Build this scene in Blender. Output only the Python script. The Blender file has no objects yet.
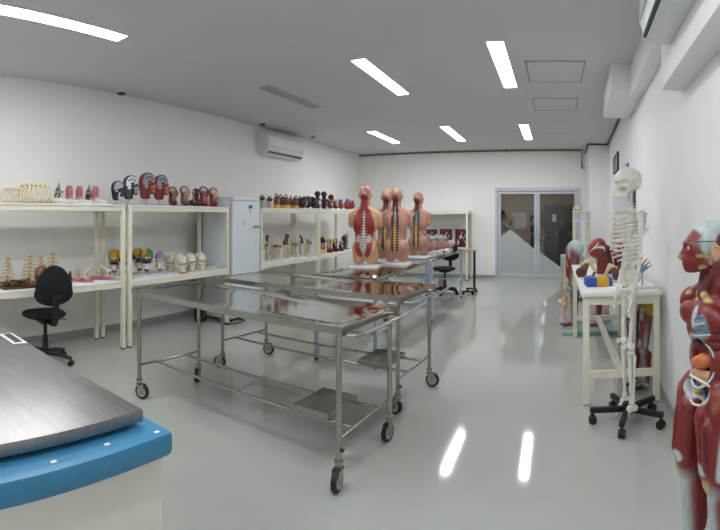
import bpy, bmesh, math, random
from math import sin, cos, tan, atan2, hypot, pi, radians as R
from mathutils import Vector, Matrix, Euler
import numpy as np
random.seed(7)
SC = bpy.context.scene
COL = SC.collection

# ------------------------------------------------------------------ camera, world, exposure
HC = 1.5                                   # camera height; the photograph is a cylindrical projection
cd = bpy.data.cameras.new('camera')
cd.type = 'PANO'
cd.panorama_type = 'CENTRAL_CYLINDRICAL'
FPX = 474.0
cd.central_cylindrical_radius = 1.0
cd.central_cylindrical_range_u_min = -360 / FPX
cd.central_cylindrical_range_u_max = 360 / FPX
cd.central_cylindrical_range_v_min = -(530 - 216.9) / FPX
cd.central_cylindrical_range_v_max = 216.9 / FPX
cd.clip_start = 0.02
cam = bpy.data.objects.new('camera', cd)
COL.objects.link(cam)
cam.location = (0, 0, HC)
cam.rotation_euler = (pi / 2, 0, 0.4122)
SC.camera = cam
w = bpy.data.worlds.new('world'); SC.world = w; w.use_nodes = True
w.node_tree.nodes['Background'].inputs[0].default_value = (0.8, 0.85, 0.9, 1)
w.node_tree.nodes['Background'].inputs[1].default_value = 0.15
vs = SC.view_settings
vs.view_transform = 'Standard'; vs.look = 'None'; vs.gamma = 1.0; vs.exposure = 1.1
vs.use_curve_mapping = False
LIGHT_POWER = 17.0
CEIL = 3.145

# ------------------------------------------------------------------ materials
def srgb(h):
    if isinstance(h, str):
        h = h.lstrip('#'); c = [int(h[i:i + 2], 16) / 255 for i in (0, 2, 4)]
    else:
        c = h
    return [x / 12.92 if x <= 0.04045 else ((x + 0.055) / 1.055) ** 2.4 for x in c]
MATS = {}; LIN = {}
def mat(name, color, rough=0.5, metal=0.0, var=0.06, scale=12.0, bump=0.0, bscale=40.0, coat=0.0, spec=0.5, sss=0.0, color2=None, stretch=None, rvar=0.0):
    if name in MATS: return MATS[name]
    m = bpy.data.materials.new(name); m.use_nodes = True
    nt = m.node_tree; b = nt.nodes['Principled BSDF']
    c = srgb(color); LIN[name] = c
    tc = nt.nodes.new('ShaderNodeTexCoord'); src = tc.outputs['Object']
    if stretch:
        mp = nt.nodes.new('ShaderNodeMapping'); mp.inputs['Scale'].default_value = stretch
        nt.links.new(src, mp.inputs[0]); src = mp.outputs[0]
    nz = nt.nodes.new('ShaderNodeTexNoise'); nz.inputs['Scale'].default_value = scale; nz.inputs['Detail'].default_value = 5
    nt.links.new(src, nz.inputs['Vector'])
    cr = nt.nodes.new('ShaderNodeValToRGB')
    c2 = srgb(color2) if color2 else [min(1, x * (1 + var)) for x in c]
    cr.color_ramp.elements[0].color = (*[x * (1 - var) for x in c], 1); cr.color_ramp.elements[0].position = 0.35
    cr.color_ramp.elements[1].color = (*c2, 1); cr.color_ramp.elements[1].position = 0.65
    nt.links.new(nz.outputs['Fac'], cr.inputs[0]); nt.links.new(cr.outputs[0], b.inputs['Base Color'])
    b.inputs['Roughness'].default_value = rough; b.inputs['Metallic'].default_value = metal
    b.inputs['Specular IOR Level'].default_value = spec
    if coat: b.inputs['Coat Weight'].default_value = coat; b.inputs['Coat Roughness'].default_value = 0.1
    if sss: b.inputs['Subsurface Weight'].default_value = sss; b.inputs['Subsurface Radius'].default_value = (0.01, 0.005, 0.003)
    if rvar:
        mr = nt.nodes.new('ShaderNodeMapRange'); mr.inputs['To Min'].default_value = max(0.01, rough - rvar); mr.inputs['To Max'].default_value = rough + rvar
        n3 = nt.nodes.new('ShaderNodeTexNoise'); n3.inputs['Scale'].default_value = scale * 0.6; n3.inputs['Detail'].default_value = 6
        nt.links.new(src, n3.inputs['Vector']); nt.links.new(n3.outputs['Fac'], mr.inputs[0]); nt.links.new(mr.outputs[0], b.inputs['Roughness'])
    if bump:
        n2 = nt.nodes.new('ShaderNodeTexNoise'); n2.inputs['Scale'].default_value = bscale; n2.inputs['Detail'].default_value = 4
        nt.links.new(src, n2.inputs['Vector'])
        bp = nt.nodes.new('ShaderNodeBump'); bp.inputs['Strength'].default_value = bump; bp.inputs['Distance'].default_value = 0.02
        nt.links.new(n2.outputs['Fac'], bp.inputs['Height']); nt.links.new(bp.outputs[0], b.inputs['Normal'])
    MATS[name] = m
    return m
def painted_material():
    # hand-painted plastic: the paint colours are stored on the model, the grain is procedural
    if 'painted_plastic' in MATS: return MATS['painted_plastic']
    m = mat('painted_plastic', '#ffffff', 0.4, var=0.28, scale=26, stretch=(2.5, 2.5, 0.7), bump=0.15, bscale=55)
    nt = m.node_tree; b = nt.nodes['Principled BSDF']; old = b.inputs['Base Color'].links[0].from_socket
    at = nt.nodes.new('ShaderNodeAttribute'); at.attribute_name = 'paint'
    mx = nt.nodes.new('ShaderNodeMix'); mx.data_type = 'RGBA'; mx.blend_type = 'MULTIPLY'; mx.inputs[0].default_value = 0.75
    nt.links.new(at.outputs['Color'], mx.inputs[6]); nt.links.new(old, mx.inputs[7]); nt.links.new(mx.outputs[2], b.inputs['Base Color'])
    return m
def emat(name, color, strength):
    m = bpy.data.materials.new(name); m.use_nodes = True
    nt = m.node_tree; nt.nodes.clear()
    o = nt.nodes.new('ShaderNodeOutputMaterial'); e = nt.nodes.new('ShaderNodeEmission')
    e.inputs[0].default_value = (*color, 1); e.inputs[1].default_value = strength
    nt.links.new(e.outputs[0], o.inputs[0]); MATS[name] = m
    return m
def glassmat(name, tint=(0.9, 0.93, 0.92), refl=0.10):
    m = bpy.data.materials.new(name); m.use_nodes = True
    nt = m.node_tree; nt.nodes.clear()
    o = nt.nodes.new('ShaderNodeOutputMaterial'); t = nt.nodes.new('ShaderNodeBsdfTransparent'); g = nt.nodes.new('ShaderNodeBsdfGlossy')
    t.inputs[0].default_value = (*tint, 1); g.inputs['Roughness'].default_value = 0.03
    mx = nt.nodes.new('ShaderNodeMixShader'); lw = nt.nodes.new('ShaderNodeLayerWeight'); lw.inputs[0].default_value = refl * 3
    nt.links.new(lw.outputs['Fresnel'], mx.inputs[0]); nt.links.new(t.outputs[0], mx.inputs[1]); nt.links.new(g.outputs[0], mx.inputs[2])
    nt.links.new(mx.outputs[0], o.inputs[0]); MATS[name] = m
    return m

M_wall = mat('wall_paint', '#f1efeb', 0.62, var=0.012, scale=1.5, bump=0.02, bscale=90)
M_wallr = mat('wall_paint_right', '#eeeeef', 0.55, var=0.012, scale=1.5, bump=0.02, bscale=90)
M_ceil = mat('ceiling_paint', '#cfcfd2', 0.75, var=0.012, scale=1.0)
M_base = mat('baseboard_grey', '#a3a5a2', 0.4, var=0.03)
M_floor = mat('epoxy_floor', '#adb0a9', 0.065, var=0.03, scale=0.8, bump=0.012, bscale=6, spec=0.6, rvar=0.035)
M_cream = mat('cream_metal', '#e2dfcb', 0.4, var=0.03)
M_white = mat('white_board', '#e6e6e4', 0.35, var=0.02)
M_wplast = mat('white_plastic', '#dfe2e4', 0.35, var=0.02)
M_fridge = mat('fridge_white', '#d7dde2', 0.3, var=0.02)
M_greyp = mat('grey_plastic', '#8d9092', 0.45, var=0.04)
M_lgrey = mat('light_grey_metal', '#a9acae', 0.4, 0.2, var=0.03)
M_black = mat('black_plastic', '#0d0e11', 0.45, var=0.1)
M_fabric = mat('black_fabric', '#0b0e16', 0.9, var=0.2, scale=60, bump=0.2, bscale=400)
M_rubber = mat('black_rubber', '#17181a', 0.6, var=0.1)
M_steel = mat('brushed_steel', '#a9a7a1', 0.25, 1.0, var=0.05, scale=30)
M_steeltop = mat('polished_steel_top', '#a6a6a2', 0.075, 1.0, var=0.05, scale=3, bump=0.035, bscale=5.0, rvar=0.03)
M_lid = mat('satin_steel_lid', '#989593', 0.34, 1.0, var=0.06, scale=6, stretch=(1, 8, 1), rvar=0.08)
M_alu = mat('aluminium', '#b9bdc2', 0.35, 0.75, var=0.03)
M_blueleg = mat('blue_white_paint', '#b9c4d6', 0.35, var=0.03)
M_blue = mat('blue_plastic', '#3a7fa6', 0.4, var=0.05, scale=8)
M_freezer = mat('freezer_enamel', '#dedad0', 0.4, var=0.02)
M_darkgrey = mat('dark_grey', '#3b3e42', 0.5, var=0.05)
M_bone = mat('bone', '#e3dcc9', 0.5, var=0.07, scale=30)
M_boneY = mat('bone_yellow', '#d3bd90', 0.5, var=0.1, scale=30)
M_bonew = mat('bone_white', '#dedad0', 0.45, var=0.05, scale=25)
M_brown = mat('old_bone_brown', '#5b4028', 0.6, var=0.3, scale=40)
M_brown2 = mat('old_bone_tan', '#7d5a38', 0.6, var=0.25, scale=40)
M_red = mat('muscle_red', '#7c2327', 0.35, var=0.28, scale=22, stretch=(3, 3, 0.5), bump=0.25, bscale=60, coat=0.15)
M_redd = mat('muscle_dark_red', '#5d1a1e', 0.38, var=0.25, scale=22, stretch=(3, 3, 0.5), bump=0.2, bscale=60)
M_redb = mat('muscle_bright_red', '#972f30', 0.35, var=0.2, scale=25)
M_tend = mat('tendon_pale', '#b9c6c5', 0.4, var=0.08, scale=15)
M_tendg = mat('tendon_grey', '#8f9aa0', 0.4, var=0.08, scale=15)
M_fat = mat('fat_yellow', '#cdb873', 0.45, var=0.1, scale=30)
M_skin = mat('model_skin_tan', '#d3a47d', 0.4, var=0.05, scale=8, sss=0.05)
M_skinp = mat('model_skin_pink', '#bd8c79', 0.4, var=0.05, scale=8, sss=0.05)
M_orange = mat('organ_orange', '#c96a3f', 0.4, var=0.1)
M_pink = mat('organ_pink', '#bb857f', 0.45, var=0.15, scale=40, bump=0.5, bscale=60)
M_purple = mat('deep_purple', '#2d2037', 0.4, var=0.25, scale=30)
M_maroon = mat('maroon', '#4d1b22', 0.4, var=0.3, scale=40)
M_bluev = mat('vein_blue', '#3f5f9a', 0.4, var=0.1)
M_yellow = mat('yellow_paint', '#cf9f28', 0.4, var=0.08)
M_green = mat('green_paint', '#3f6b3a', 0.4, var=0.1)
M_lilac = mat('lilac_paint', '#8877b0', 0.4, var=0.08)
M_pinkbase = mat('pink_base', '#b0666f', 0.4, var=0.05)
M_pink2 = mat('pale_pink_plastic', '#d9b9bb', 0.4, var=0.06)
M_grn = mat('pale_green', '#9fb4a6', 0.4, var=0.05)
M_tan = mat('tan_wood', '#a8835c', 0.5, var=0.1)
M_paper = mat('paper', '#eceef2', 0.8, var=0.01)
M_conduit = mat('brown_conduit', '#8a7350', 0.5, var=0.1)
M_cream2 = mat('cream_paint_warm', '#e3c98f', 0.4, var=0.08)
M_brownm = mat('brown_muscle', '#7a4a42', 0.45, var=0.2, scale=40, bump=0.3)
M_nerve = mat('nerve_yellow', '#d2b545', 0.4, var=0.08)
M_glass = glassmat('door_glass')
M_film = mat('frosted_film', '#b3b6b7', 0.6, var=0.02)

# ------------------------------------------------------------------ mesh building
class MB:
    def __init__(s): s.v = []; s.f = []; s.mi = []; s.mats = []
    def _m(s, m):
        if m is None: return 0
        if m not in s.mats: s.mats.append(m)
        return s.mats.index(m)
    def raw(s, v, f, m=None):
        o = len(s.v); k = s._m(m)
        s.v += [tuple(x) for x in v]; s.f += [tuple(i + o for i in q) for q in f]; s.mi += [k] * len(f)
        return s
    def box(s, lo, hi, m=None, bev=0.0, M=None):
        lo = Vector(lo); hi = Vector(hi)
        if bev > 0:
            bm = bmesh.new(); bmesh.ops.create_cube(bm, size=1)
            for q in bm.verts: q.co = Vector(((lo[i] + hi[i]) / 2 + q.co[i] * (hi[i] - lo[i]) for i in range(3)))
            bmesh.ops.bevel(bm, geom=bm.edges[:], offset=bev, segments=2, affect='EDGES', profile=0.6)
            bm.verts.index_update()
            v = [q.co.copy() for q in bm.verts]; f = [[q.index for q in p.verts] for p in bm.faces]; bm.free()
        else:
            v = [Vector((x, y, z)) for z in (lo.z, hi.z) for y in (lo.y, hi.y) for x in (lo.x, hi.x)]
            f = [(0, 2, 3, 1), (4, 5, 7, 6), (0, 1, 5, 4), (2, 6, 7, 3), (0, 4, 6, 2), (1, 3, 7, 5)]
        if M: v = [M @ q for q in v]
        return s.raw(v, f, m)
    def cyl(s, a, b, r0, r1=None, n=12, m=None, cap=True):
        a = Vector(a); b = Vector(b); r1 = r0 if r1 is None else r1
        return s.tube([a, b], [r0, r1], n, m, cap)
    def tube(s, pts, r, n=8, m=None, cap=True, flat=1.0, closed=False):
        pts = [Vector(p) for p in pts]; k = len(pts)
        if not hasattr(r, '__len__'): r = [r] * k
        v = []; f = []
        up = None
        for i, p in enumerate(pts):
            if closed: t = pts[(i + 1) % k] - pts[i - 1]
            else: t = (pts[min(i + 1, k - 1)] - pts[max(i - 1, 0)])
            t.normalize()
            if up is None:
                up = Vector((0, 0, 1)) if abs(t.z) < 0.9 else Vector((1, 0, 0))
            x = t.cross(up)
            if x.length < 1e-5: x = t.cross(Vector((0.3, 1, 0.1)))
            x.normalize(); y = x.cross(t); up = y
            for j in range(n):
                q = 2 * pi * j / n
                v.append(p + x * cos(q) * r[i] * flat + y * sin(q) * r[i])
        for i in range(k if closed else k - 1):
            i2 = (i + 1) % k
            for j in range(n):
                j2 = (j + 1) % n
                f.append((i * n + j, i * n + j2, i2 * n + j2, i2 * n + j))
        if cap and not closed:
            f.append(tuple(range(n - 1, -1, -1))); f.append(tuple((k - 1) * n + j for j in range(n)))
        return s.raw(v, f, m)
    def ell(s, c, r, m=None, n=14, h=9, M=None):
        v = []; f = []
        c = Vector(c)
        if not hasattr(r, '__len__'): r = (r, r, r)
        for i in range(1, h):
            a = pi * i / h
            for j in range(n):
                q = 2 * pi * j / n
                v.append(Vector((r[0] * sin(a) * cos(q), r[1] * sin(a) * sin(q), r[2] * cos(a))))
        v.append(Vector((0, 0, r[2]))); v.append(Vector((0, 0, -r[2]))); T = len(v) - 2; B = T + 1
        for i in range(h - 2):
            for j in range(n):
                j2 = (j + 1) % n; f.append((i * n + j, (i + 1) * n + j, (i + 1) * n + j2, i * n + j2))
        for j in range(n):
            j2 = (j + 1) % n; f.append((T, j, j2)); f.append((B, (h - 2) * n + j2, (h - 2) * n + j))
        if M is not None: v = [M @ q for q in v]
        return s.raw([c + q for q in v], f, m)
    def lathe(s, prof, c=(0, 0, 0), n=20, m=None):
        c = Vector(c); v = []; f = []; k = len(prof)
        for (r, z) in prof:
            for j in range(n):
                q = 2 * pi * j / n; v.append(c + Vector((r * cos(q), r * sin(q), z)))
        for i in range(k - 1):
            for j in range(n):
                j2 = (j + 1) % n; f.append((i * n + j, i * n + j2, (i + 1) * n + j2, (i + 1) * n + j))
        f.append(tuple(range(n - 1, -1, -1))); f.append(tuple((k - 1) * n + j for j in range(n)))
        return s.raw(v, f, m)
    def prism(s, poly, a, b, axis='x', m=None):
        # poly: 2-D outline extruded from a to b along axis
        def P(u, w, t): return {'x': (t, u, w), 'y': (u, t, w), 'z': (u, w, t)}[axis]
        n = len(poly); v = [P(u, w_, a) for u, w_ in poly] + [P(u, w_, b) for u, w_ in poly]
        f = [tuple(range(n - 1, -1, -1)), tuple(range(n, 2 * n))] + [(i, (i + 1) % n, n + (i + 1) % n, n + i) for i in range(n)]
        return s.raw(v, f, m)
    def mesh(s, name, m=None, smooth=True, angle=40):
        me = bpy.data.meshes.new(name); me.from_pydata(s.v, [], s.f)
        mats = s.mats if s.mats else [m]
        for x in mats: me.materials.append(x)
        if len(mats) > 1: me.polygons.foreach_set('material_index', s.mi)
        bm = bmesh.new(); bm.from_mesh(me); bmesh.ops.recalc_face_normals(bm, faces=bm.faces[:]); bm.to_mesh(me); bm.free()
        if smooth:
            me.polygons.foreach_set('use_smooth', [True] * len(me.polygons)); me.set_sharp_from_angle(angle=R(angle))
        me.update()
        return me
    def build(s, name, m=None, parent=None, smooth=True, loc=None, rz=None, angle=40):
        return obj(name, s.mesh(name, m, smooth, angle), parent, loc, rz)
def obj(name, me, parent=None, loc=None, rz=None):
    o = bpy.data.objects.new(name, me); COL.objects.link(o); o.parent = parent
    if loc is not None: o.location = loc
    if rz is not None: o.rotation_euler = (0, 0, rz) if not hasattr(rz, '__len__') else rz
    return o
def tag(o, label=None, cat=None, group=None, kind=None):
    if label: o['label'] = label
    if cat: o['category'] = cat
    if group: o['group'] = group
    if kind: o['kind'] = kind
    return o
def thing(name, label, cat, loc=(0, 0, 0), rz=0.0, group=None, scale=1.0):
    o = bpy.data.objects.new(name, None); COL.objects.link(o); o.empty_display_size = 0.1
    o.location = loc; o.rotation_euler = (0, 0, rz) if not hasattr(rz, '__len__') else rz
    o.scale = (scale,) * 3
    return tag(o, label, cat, group)
def dup(root, loc, rz=0.0, label=None, scale=None):
    kids = {}
    for o in COL.objects:
        if o.parent: kids.setdefault(o.parent, []).append(o)
    r = root.copy(); COL.objects.link(r); r.location = loc; r.rotation_euler = (0, 0, rz) if not hasattr(rz, '__len__') else rz
    if scale: r.scale = (scale,) * 3 if not hasattr(scale, '__len__') else scale
    if label: r['label'] = label
    for ch in kids.get(root, []):
        c = ch.copy(); COL.objects.link(c); c.parent = r
        for g in kids.get(ch, []):
            d = g.copy(); COL.objects.link(d); d.parent = c
    return r
def struct(name, mb, m, parent=None, smooth=False, **k):
    o = mb.build(name, m, parent, smooth=smooth, **k)
    if parent is None: o['kind'] = 'structure'
    return o

# organic shapes: overlapping volumes fused into one surface, faces take the colour of the volume they belong to
def sculpt(name, prims, voxel=0.01, mats=None, smooth=3, dents=(), parent=None, me_only=False):
    mb = MB(); P = []
    for p in prims:
        k = p[0]
        if k in 'eE':      # ellipsoid: ('e', centre, radii, material, rotation) ; 'E' only colours
            rot = Euler(p[4]).to_matrix() if len(p) > 4 and p[4] else Matrix.Identity(3)
            r = p[2] if hasattr(p[2], '__len__') else (p[2],) * 3
            if k == 'e': mb.ell(p[1], r, n=16, h=11, M=rot)
            P.append((k, np.array(p[1], float), np.array(r, float), np.array(rot), p[3]))
        else:              # capsule: ('c', a, b, r0, r1, material) ; 'C' only colours
            a, b, r0, r1 = Vector(p[1]), Vector(p[2]), p[3], p[4]
            if k == 'c':
                mb.tube([a, b], [r0, r1], 14); mb.ell(a, r0, n=14, h=9); mb.ell(b, r1, n=14, h=9)
            P.append((k, np.array(a), np.array(b), (r0, r1), p[5]))
    me = mb.mesh(name + '_raw', None, False)
    o = bpy.data.objects.new('tmp', me); COL.objects.link(o)
    md = o.modifiers.new('r', 'REMESH'); md.mode = 'VOXEL'; md.voxel_size = voxel; md.adaptivity = 0
    if smooth:
        ms = o.modifiers.new('s', 'SMOOTH'); ms.iterations = smooth; ms.factor = 0.5
    dg = bpy.context.evaluated_depsgraph_get()
    out = bpy.data.meshes.new_from_object(o.evaluated_get(dg)); out.name = name
    COL.objects.unlink(o); bpy.data.objects.remove(o); bpy.data.meshes.remove(me)
    nv = len(out.vertices); co = np.empty(nv * 3); out.vertices.foreach_get('co', co); co = co.reshape(-1, 3)
    for (c, r, d) in dents:      # push a hollow into the surface
        c = np.array(c); r = np.array(r if hasattr(r, '__len__') else (r,) * 3); d = np.array(d)
        q = np.sqrt((((co - c) / r) ** 2).sum(1)); wgt = np.clip(1.0 - q, 0, 1); wgt = np.clip(wgt * 2.2, 0, 1)
        co = co + wgt[:, None] * d
    out.vertices.foreach_set('co', co.ravel())
    nf = len(out.polygons); out.update()
    ml = []
    for p in P:
        if p[4] not in ml: ml.append(p[4])
    if len(ml) > 1:            # several paints: colour attribute with clean, narrow edges
        soft = voxel * 0.6; col = np.zeros((nv, 3)); wsum = np.full(nv, 1e-12); SD = []
        for p in P:
            if p[0] in 'eE':
                q = ((co - p[1]) @ p[3]) / p[2]; l = np.sqrt((q ** 2).sum(1)); g = np.sqrt(((q / p[2]) ** 2).sum(1)) + 1e-9; sd = l * (l - 1) / g
            else:
                ab = p[2] - p[1]; t = np.clip(((co - p[1]) @ ab) / max(1e-9, ab @ ab), 0, 1)
                sd = np.sqrt(((co - p[1] - t[:, None] * ab) ** 2).sum(1)) - (p[3][0] + t * (p[3][1] - p[3][0]))
            SD.append(sd)
        best = np.min([sd for sd, p in zip(SD, P) if p[0] in 'ec'], axis=0)
        for sd, p in zip(SD, P):
            if p[0] in 'ec':
                wg = np.exp(-np.clip((sd - best) / soft, 0, 40)); col += wg[:, None] * np.array(LIN[p[4].name]); wsum += wg
        col /= wsum[:, None]
        for sd, p in zip(SD, P):
            if p[0] in 'EC':
                al = np.clip(0.5 - sd / (2 * soft), 0, 1)[:, None]; col = col * (1 - al) + al * np.array(LIN[p[4].name])
        at = out.color_attributes.new('paint', 'FLOAT_COLOR', 'POINT')
        at.data.foreach_set('color', np.concatenate([col, np.ones((nv, 1))], 1).ravel())
        ml = [painted_material()]
    out.materials.clear(); out.materials.append(ml[0])
    out.polygons.foreach_set('use_smooth', [True] * nf); out.update()
    if me_only: return out
    return obj(name, out, parent)

# ------------------------------------------------------------------ the room
XL, YB = -5.06, 11.53
def XR(y): return 0.90 + 0.0455 * (y - 4.0)
Y0, Y1 = -4.4, 15.6
mb = MB(); mb.box((-5.3, Y0 - 0.2, -0.12), (2.0, Y1, 0.0)); struct('floor', mb, M_floor)
mb = MB(); mb.box((-5.3, Y0 - 0.2, CEIL), (1.6, YB + 0.1, CEIL + 0.12)); struct('ceiling', mb, M_ceil)
mb = MB(); mb.box((XL - 0.15, Y0, 0), (XL, YB, CEIL)); struct('wall_left', mb, M_wall)
mb = MB(); mb.box((-5.2, Y0 - 0.15, 0), (0.9, Y0, CEIL)); struct('wall_front', mb, M_wall)
mb = MB(); mb.prism([(XR(Y0), Y0), (XR(Y0) + 0.15, Y0), (XR(YB) + 0.15, YB), (XR(YB), YB)], 0, CEIL, 'z'); struct('wall_right', mb, M_wallr)
DX0, DX1, DH = -1.47, 0.60, 2.21
mb = MB()
mb.box((-5.2, YB, 0), (DX0, YB + 0.12, CEIL)); mb.box((DX1, YB, 0), (2.0, YB + 0.12, CEIL)); mb.box((DX0, YB, DH), (DX1, YB + 0.12, CEIL))
struct('wall_back', mb, M_wall)
mb = MB(); mb.prism([(0.75, 10.6), (XR(10.6), 10.6), (XR(YB), YB), (0.72, YB)], 0, CEIL, 'z'); struct('trim_1', mb, M_wallr)   # pier in the corner
mb = MB(); mb.box((XL, Y0, 0), (XL + 0.012, YB, 0.075)); struct('baseboard_left', mb, M_base)
mb = MB(); mb.box((XL, YB - 0.012, 0), (DX0, YB, 0.075)); struct('baseboard_back', mb, M_base)
mb = MB(); mb.prism([(XR(Y0) - 0.012, Y0), (XR(Y0), Y0), (XR(10.6), 10.6), (XR(10.6) - 0.012, 10.6)], 0, 0.075, 'z'); struct('baseboard_right', mb, M_base)
# boxed-in beams along the right wall
def beam(name, x0, ya, yb, z0, z1=CEIL):
    mb = MB(); mb.prism([(x0, ya), (XR(ya), ya), (XR(yb), yb), (x0 + 0.0455 * (yb - ya), yb)], z0, z1, 'z')
    return struct(name, mb, M_wallr)
beam('trim_2', XR(Y0) - 0.15, Y0, 3.13, 2.36)
beam('trim_3', 0.59, 5.05, 6.4, 2.845)
beam('trim_4', 0.725, 3.13, 5.05, 2.815)
# back room seen through the glass
mb = MB(); mb.box((-3.2, Y1, 0), (2.0, Y1 + 0.1, 2.9)); struct('wall_backroom', mb, mat('backroom_paint', '#b5aaa0', 0.7, var=0.02))
mb = MB(); mb.box((-3.3, YB + 0.12, 0), (-3.2, Y1, 2.9)); struct('wall_backroom_left', mb, MATS['backroom_paint'])
mb = MB(); mb.box((1.9, YB + 0.12, 0), (2.0, Y1, 2.9)); struct('wall_backroom_right', mb, MATS['backroom_paint'])
mb = MB(); mb.box((-3.3, YB + 0.12, 2.8), (2.0, Y1 + 0.1, 2.9)); struct('ceiling_backroom', mb, M_ceil)

# double glazed door
M_door = mat('door_aluminium', '#c3c8cf', 0.45, 0.25, var=0.02)
mb = MB(); yf0, yf1 = YB - 0.035, YB + 0.09
mb.box((DX0, yf0, 0), (DX0 + 0.068, yf1, DH), bev=0.003); mb.box((DX1 - 0.068, yf0, 0), (DX1, yf1, DH), bev=0.003); mb.box((DX0 + 0.069, yf0 + 0.002, DH - 0.08), (DX1 - 0.069, yf1 - 0.002, DH - 0.001), bev=0.003)
mb.box((DX0 + 0.069, yf0 + 0.002, 0.001), (DX1 - 0.069, yf1 - 0.002, 0.024)); struct('trim_5', mb, M_door)
mid = -0.45
def leaf(name, x0, x1, film, hx):
    f = MB(); t = 0.065; z0, z1 = 0.03, DH - 0.085
    f.box((x0, YB, z0), (x0 + t, YB + 0.045, z1), bev=0.003); f.box((x1 - t, YB, z0), (x1, YB + 0.045, z1), bev=0.003)
    f.box((x0 + t + 0.001, YB + 0.001, z1 - t), (x1 - t - 0.001, YB + 0.044, z1 - 0.001), bev=0.003); f.box((x0 + t + 0.001, YB + 0.001, z0 + 0.001), (x1 - t - 0.001, YB + 0.044, z0 + 0.09), bev=0.003)
    d = struct(name, f, M_door)
    g = MB(); g.box((x0 + t, YB + 0.02, z0 + 0.09), (x1 - t, YB + 0.026, z1 - t)); g.build('glass_pane', M_glass, d, smooth=False)
    p = MB(); p.prism(film, YB + 0.016, YB + 0.0195, 'y'); p.build('frosted_film', M_film, d, smooth=False)
    h = MB(); h.tube([(hx, YB, 0.92), (hx, YB - 0.04, 0.92), (hx, YB - 0.04, 1.12), (hx, YB, 1.12)], 0.010, 8); h.build('door_handle', M_alu, d)
    return d
leaf('door_1', DX0 + 0.072, mid - 0.003, [(DX0 + 0.137, 0.12), (mid - 0.068, 0.12), (mid - 0.068, 0.72), (-1.10, 1.20), (DX0 + 0.137, 1.02)], mid - 0.035)
leaf('door_2', mid + 0.003, DX1 - 0.072, [(mid + 0.068, 0.12), (0.35, 0.12), (mid + 0.068, 0.64)], mid + 0.035)

# ------------------------------------------------------------------ lamps in the ceiling
M_lamp = emat('lamp_diffuser', (0.955, 0.98, 1.0), LIGHT_POWER)
M_lampoff = mat('lamp_diffuser_off', '#9c9da2', 0.5, var=0.02)
ROWS = {'a': -3.45, 'b': -2.0, 'c': -0.565}
def lamp(row, ya, yb, label, on=True):
    x = ROWS[row]; t = thing('ceiling_light', label, 'light', (x, (ya + yb) / 2, CEIL), group='recessed strip lights in the ceiling')
    h = (yb - ya) / 2; W = 0.078
    f = MB()
    f.box((-W - 0.012, -h - 0.012, -0.008), (-W, h + 0.012, -0.0005)); f.box((W, -h - 0.012, -0.008), (W + 0.012, h + 0.012, -0.0005))
    f.box((-W, -h - 0.012, -0.008), (W, -h, -0.0005)); f.box((-W, h, -0.008), (W, h + 0.012, -0.0005))
    f.build('frame', M_lgrey if not on else M_wplast, t, smooth=False)
    d = MB(); d.box((-W, -h, -0.006), (W, h, -0.001)); d.build('diffuser', M_lamp if on else M_lampoff, t, smooth=False)
lamp('a', 1.15, 2.66, 'lit strip light in the corner of the ceiling above the freezer')
lamp('a', 4.9, 6.24, 'unlit grey strip light near the left wall unit', on=False)
lamp('a', 8.43, 9.92, 'lit strip light nearest the far left corner')
lamp('a', -2.9, -1.4, 'unseen strip light added behind the viewer, left row')  # all three lamps behind the viewer are unseen, added to brighten the left wall
lamp('b', -3.2, -1.7, 'unseen strip light added behind the viewer, middle row')
lamp('c', -3.2, -1.7, 'unseen strip light added behind the viewer, right row')
lamp('b', 0.6, 2.1, 'lit strip light of the middle row above the viewer')
lamp('b', 4.52, 6.02, 'lit strip light above the steel trolleys, middle row')
lamp('b', 8.37, 10.03, 'lit strip light of the middle row near the back wall')
lamp('c', 0.6, 2.1, 'lit strip light of the right row above the viewer')
lamp('c', 4.4, 5.97, 'lit strip light beside the ceiling hatches, right row')
lamp('c', 8.4, 10.02, 'lit strip light of the right row in front of the glass door')
mb = MB(); mb.lathe([(0.14, -0.05), (0.16, -0.02), (0.16, 0)], n=20); o = mb.build('ceiling_lamp', emat('warm_lamp', (1.0, 0.9, 0.8), 30.0), None, loc=(-1.4, 13.6, 2.8))
tag(o, 'round warm lamp on the ceiling of the room behind the door', 'light')
# hatches
for lab, y0, y1 in (('square ceiling hatch beside the lit strip light, nearer one', 4.99, 5.77), ('ceiling hatch farther back, second from the viewer', 6.55, 7.32), ('ceiling hatch near the back wall above the door', 9.35, 10.5)):
    t = thing('ceiling_hatch', lab, 'hatch', (0, (y0 + y1) / 2, CEIL), group='ceiling hatches'); h = (y1 - y0) / 2; W = 0.32
    f = MB(); e = 0.016
    f.box((-W, -h, -0.006), (-W + e, h, -0.0005)); f.box((W - e, -h, -0.006), (W, h, -0.0005)); f.box((-W, -h, -0.006), (W, -h + e, -0.0005)); f.box((-W, h - e, -0.006), (W, h, -0.0005))
    f.build('frame', M_greyp if y0 < 9 else M_ceil, t, smooth=False)
    p = MB(); p.box((-W + e, -h + e, -0.004), (W - e, h - e, -0.001)); p.build('panel', M_ceil, t, smooth=False)
for lab, x, y, s in (('round smoke detector on the ceiling above the left shelving', -4.93, 3.79, 1.0), ('round smoke detector beside the wall air conditioner', -4.8, 6.75, 1.0), ('flat disc on the ceiling past the air conditioner', -4.72, 8.41, 0.8)):
    t = thing('smoke_detector', lab, 'detector', (x, y, CEIL), group='smoke detectors', scale=s)
    b = MB(); b.lathe([(0.075, 0), (0.078, -0.012), (0.06, -0.02)], n=20); b.build('base', M_wplast, t)
    b = MB(); b.lathe([(0.058, -0.02), (0.055, -0.035), (0.035, -0.045)], n=20); b.build('chamber', M_darkgrey, t)
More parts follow.
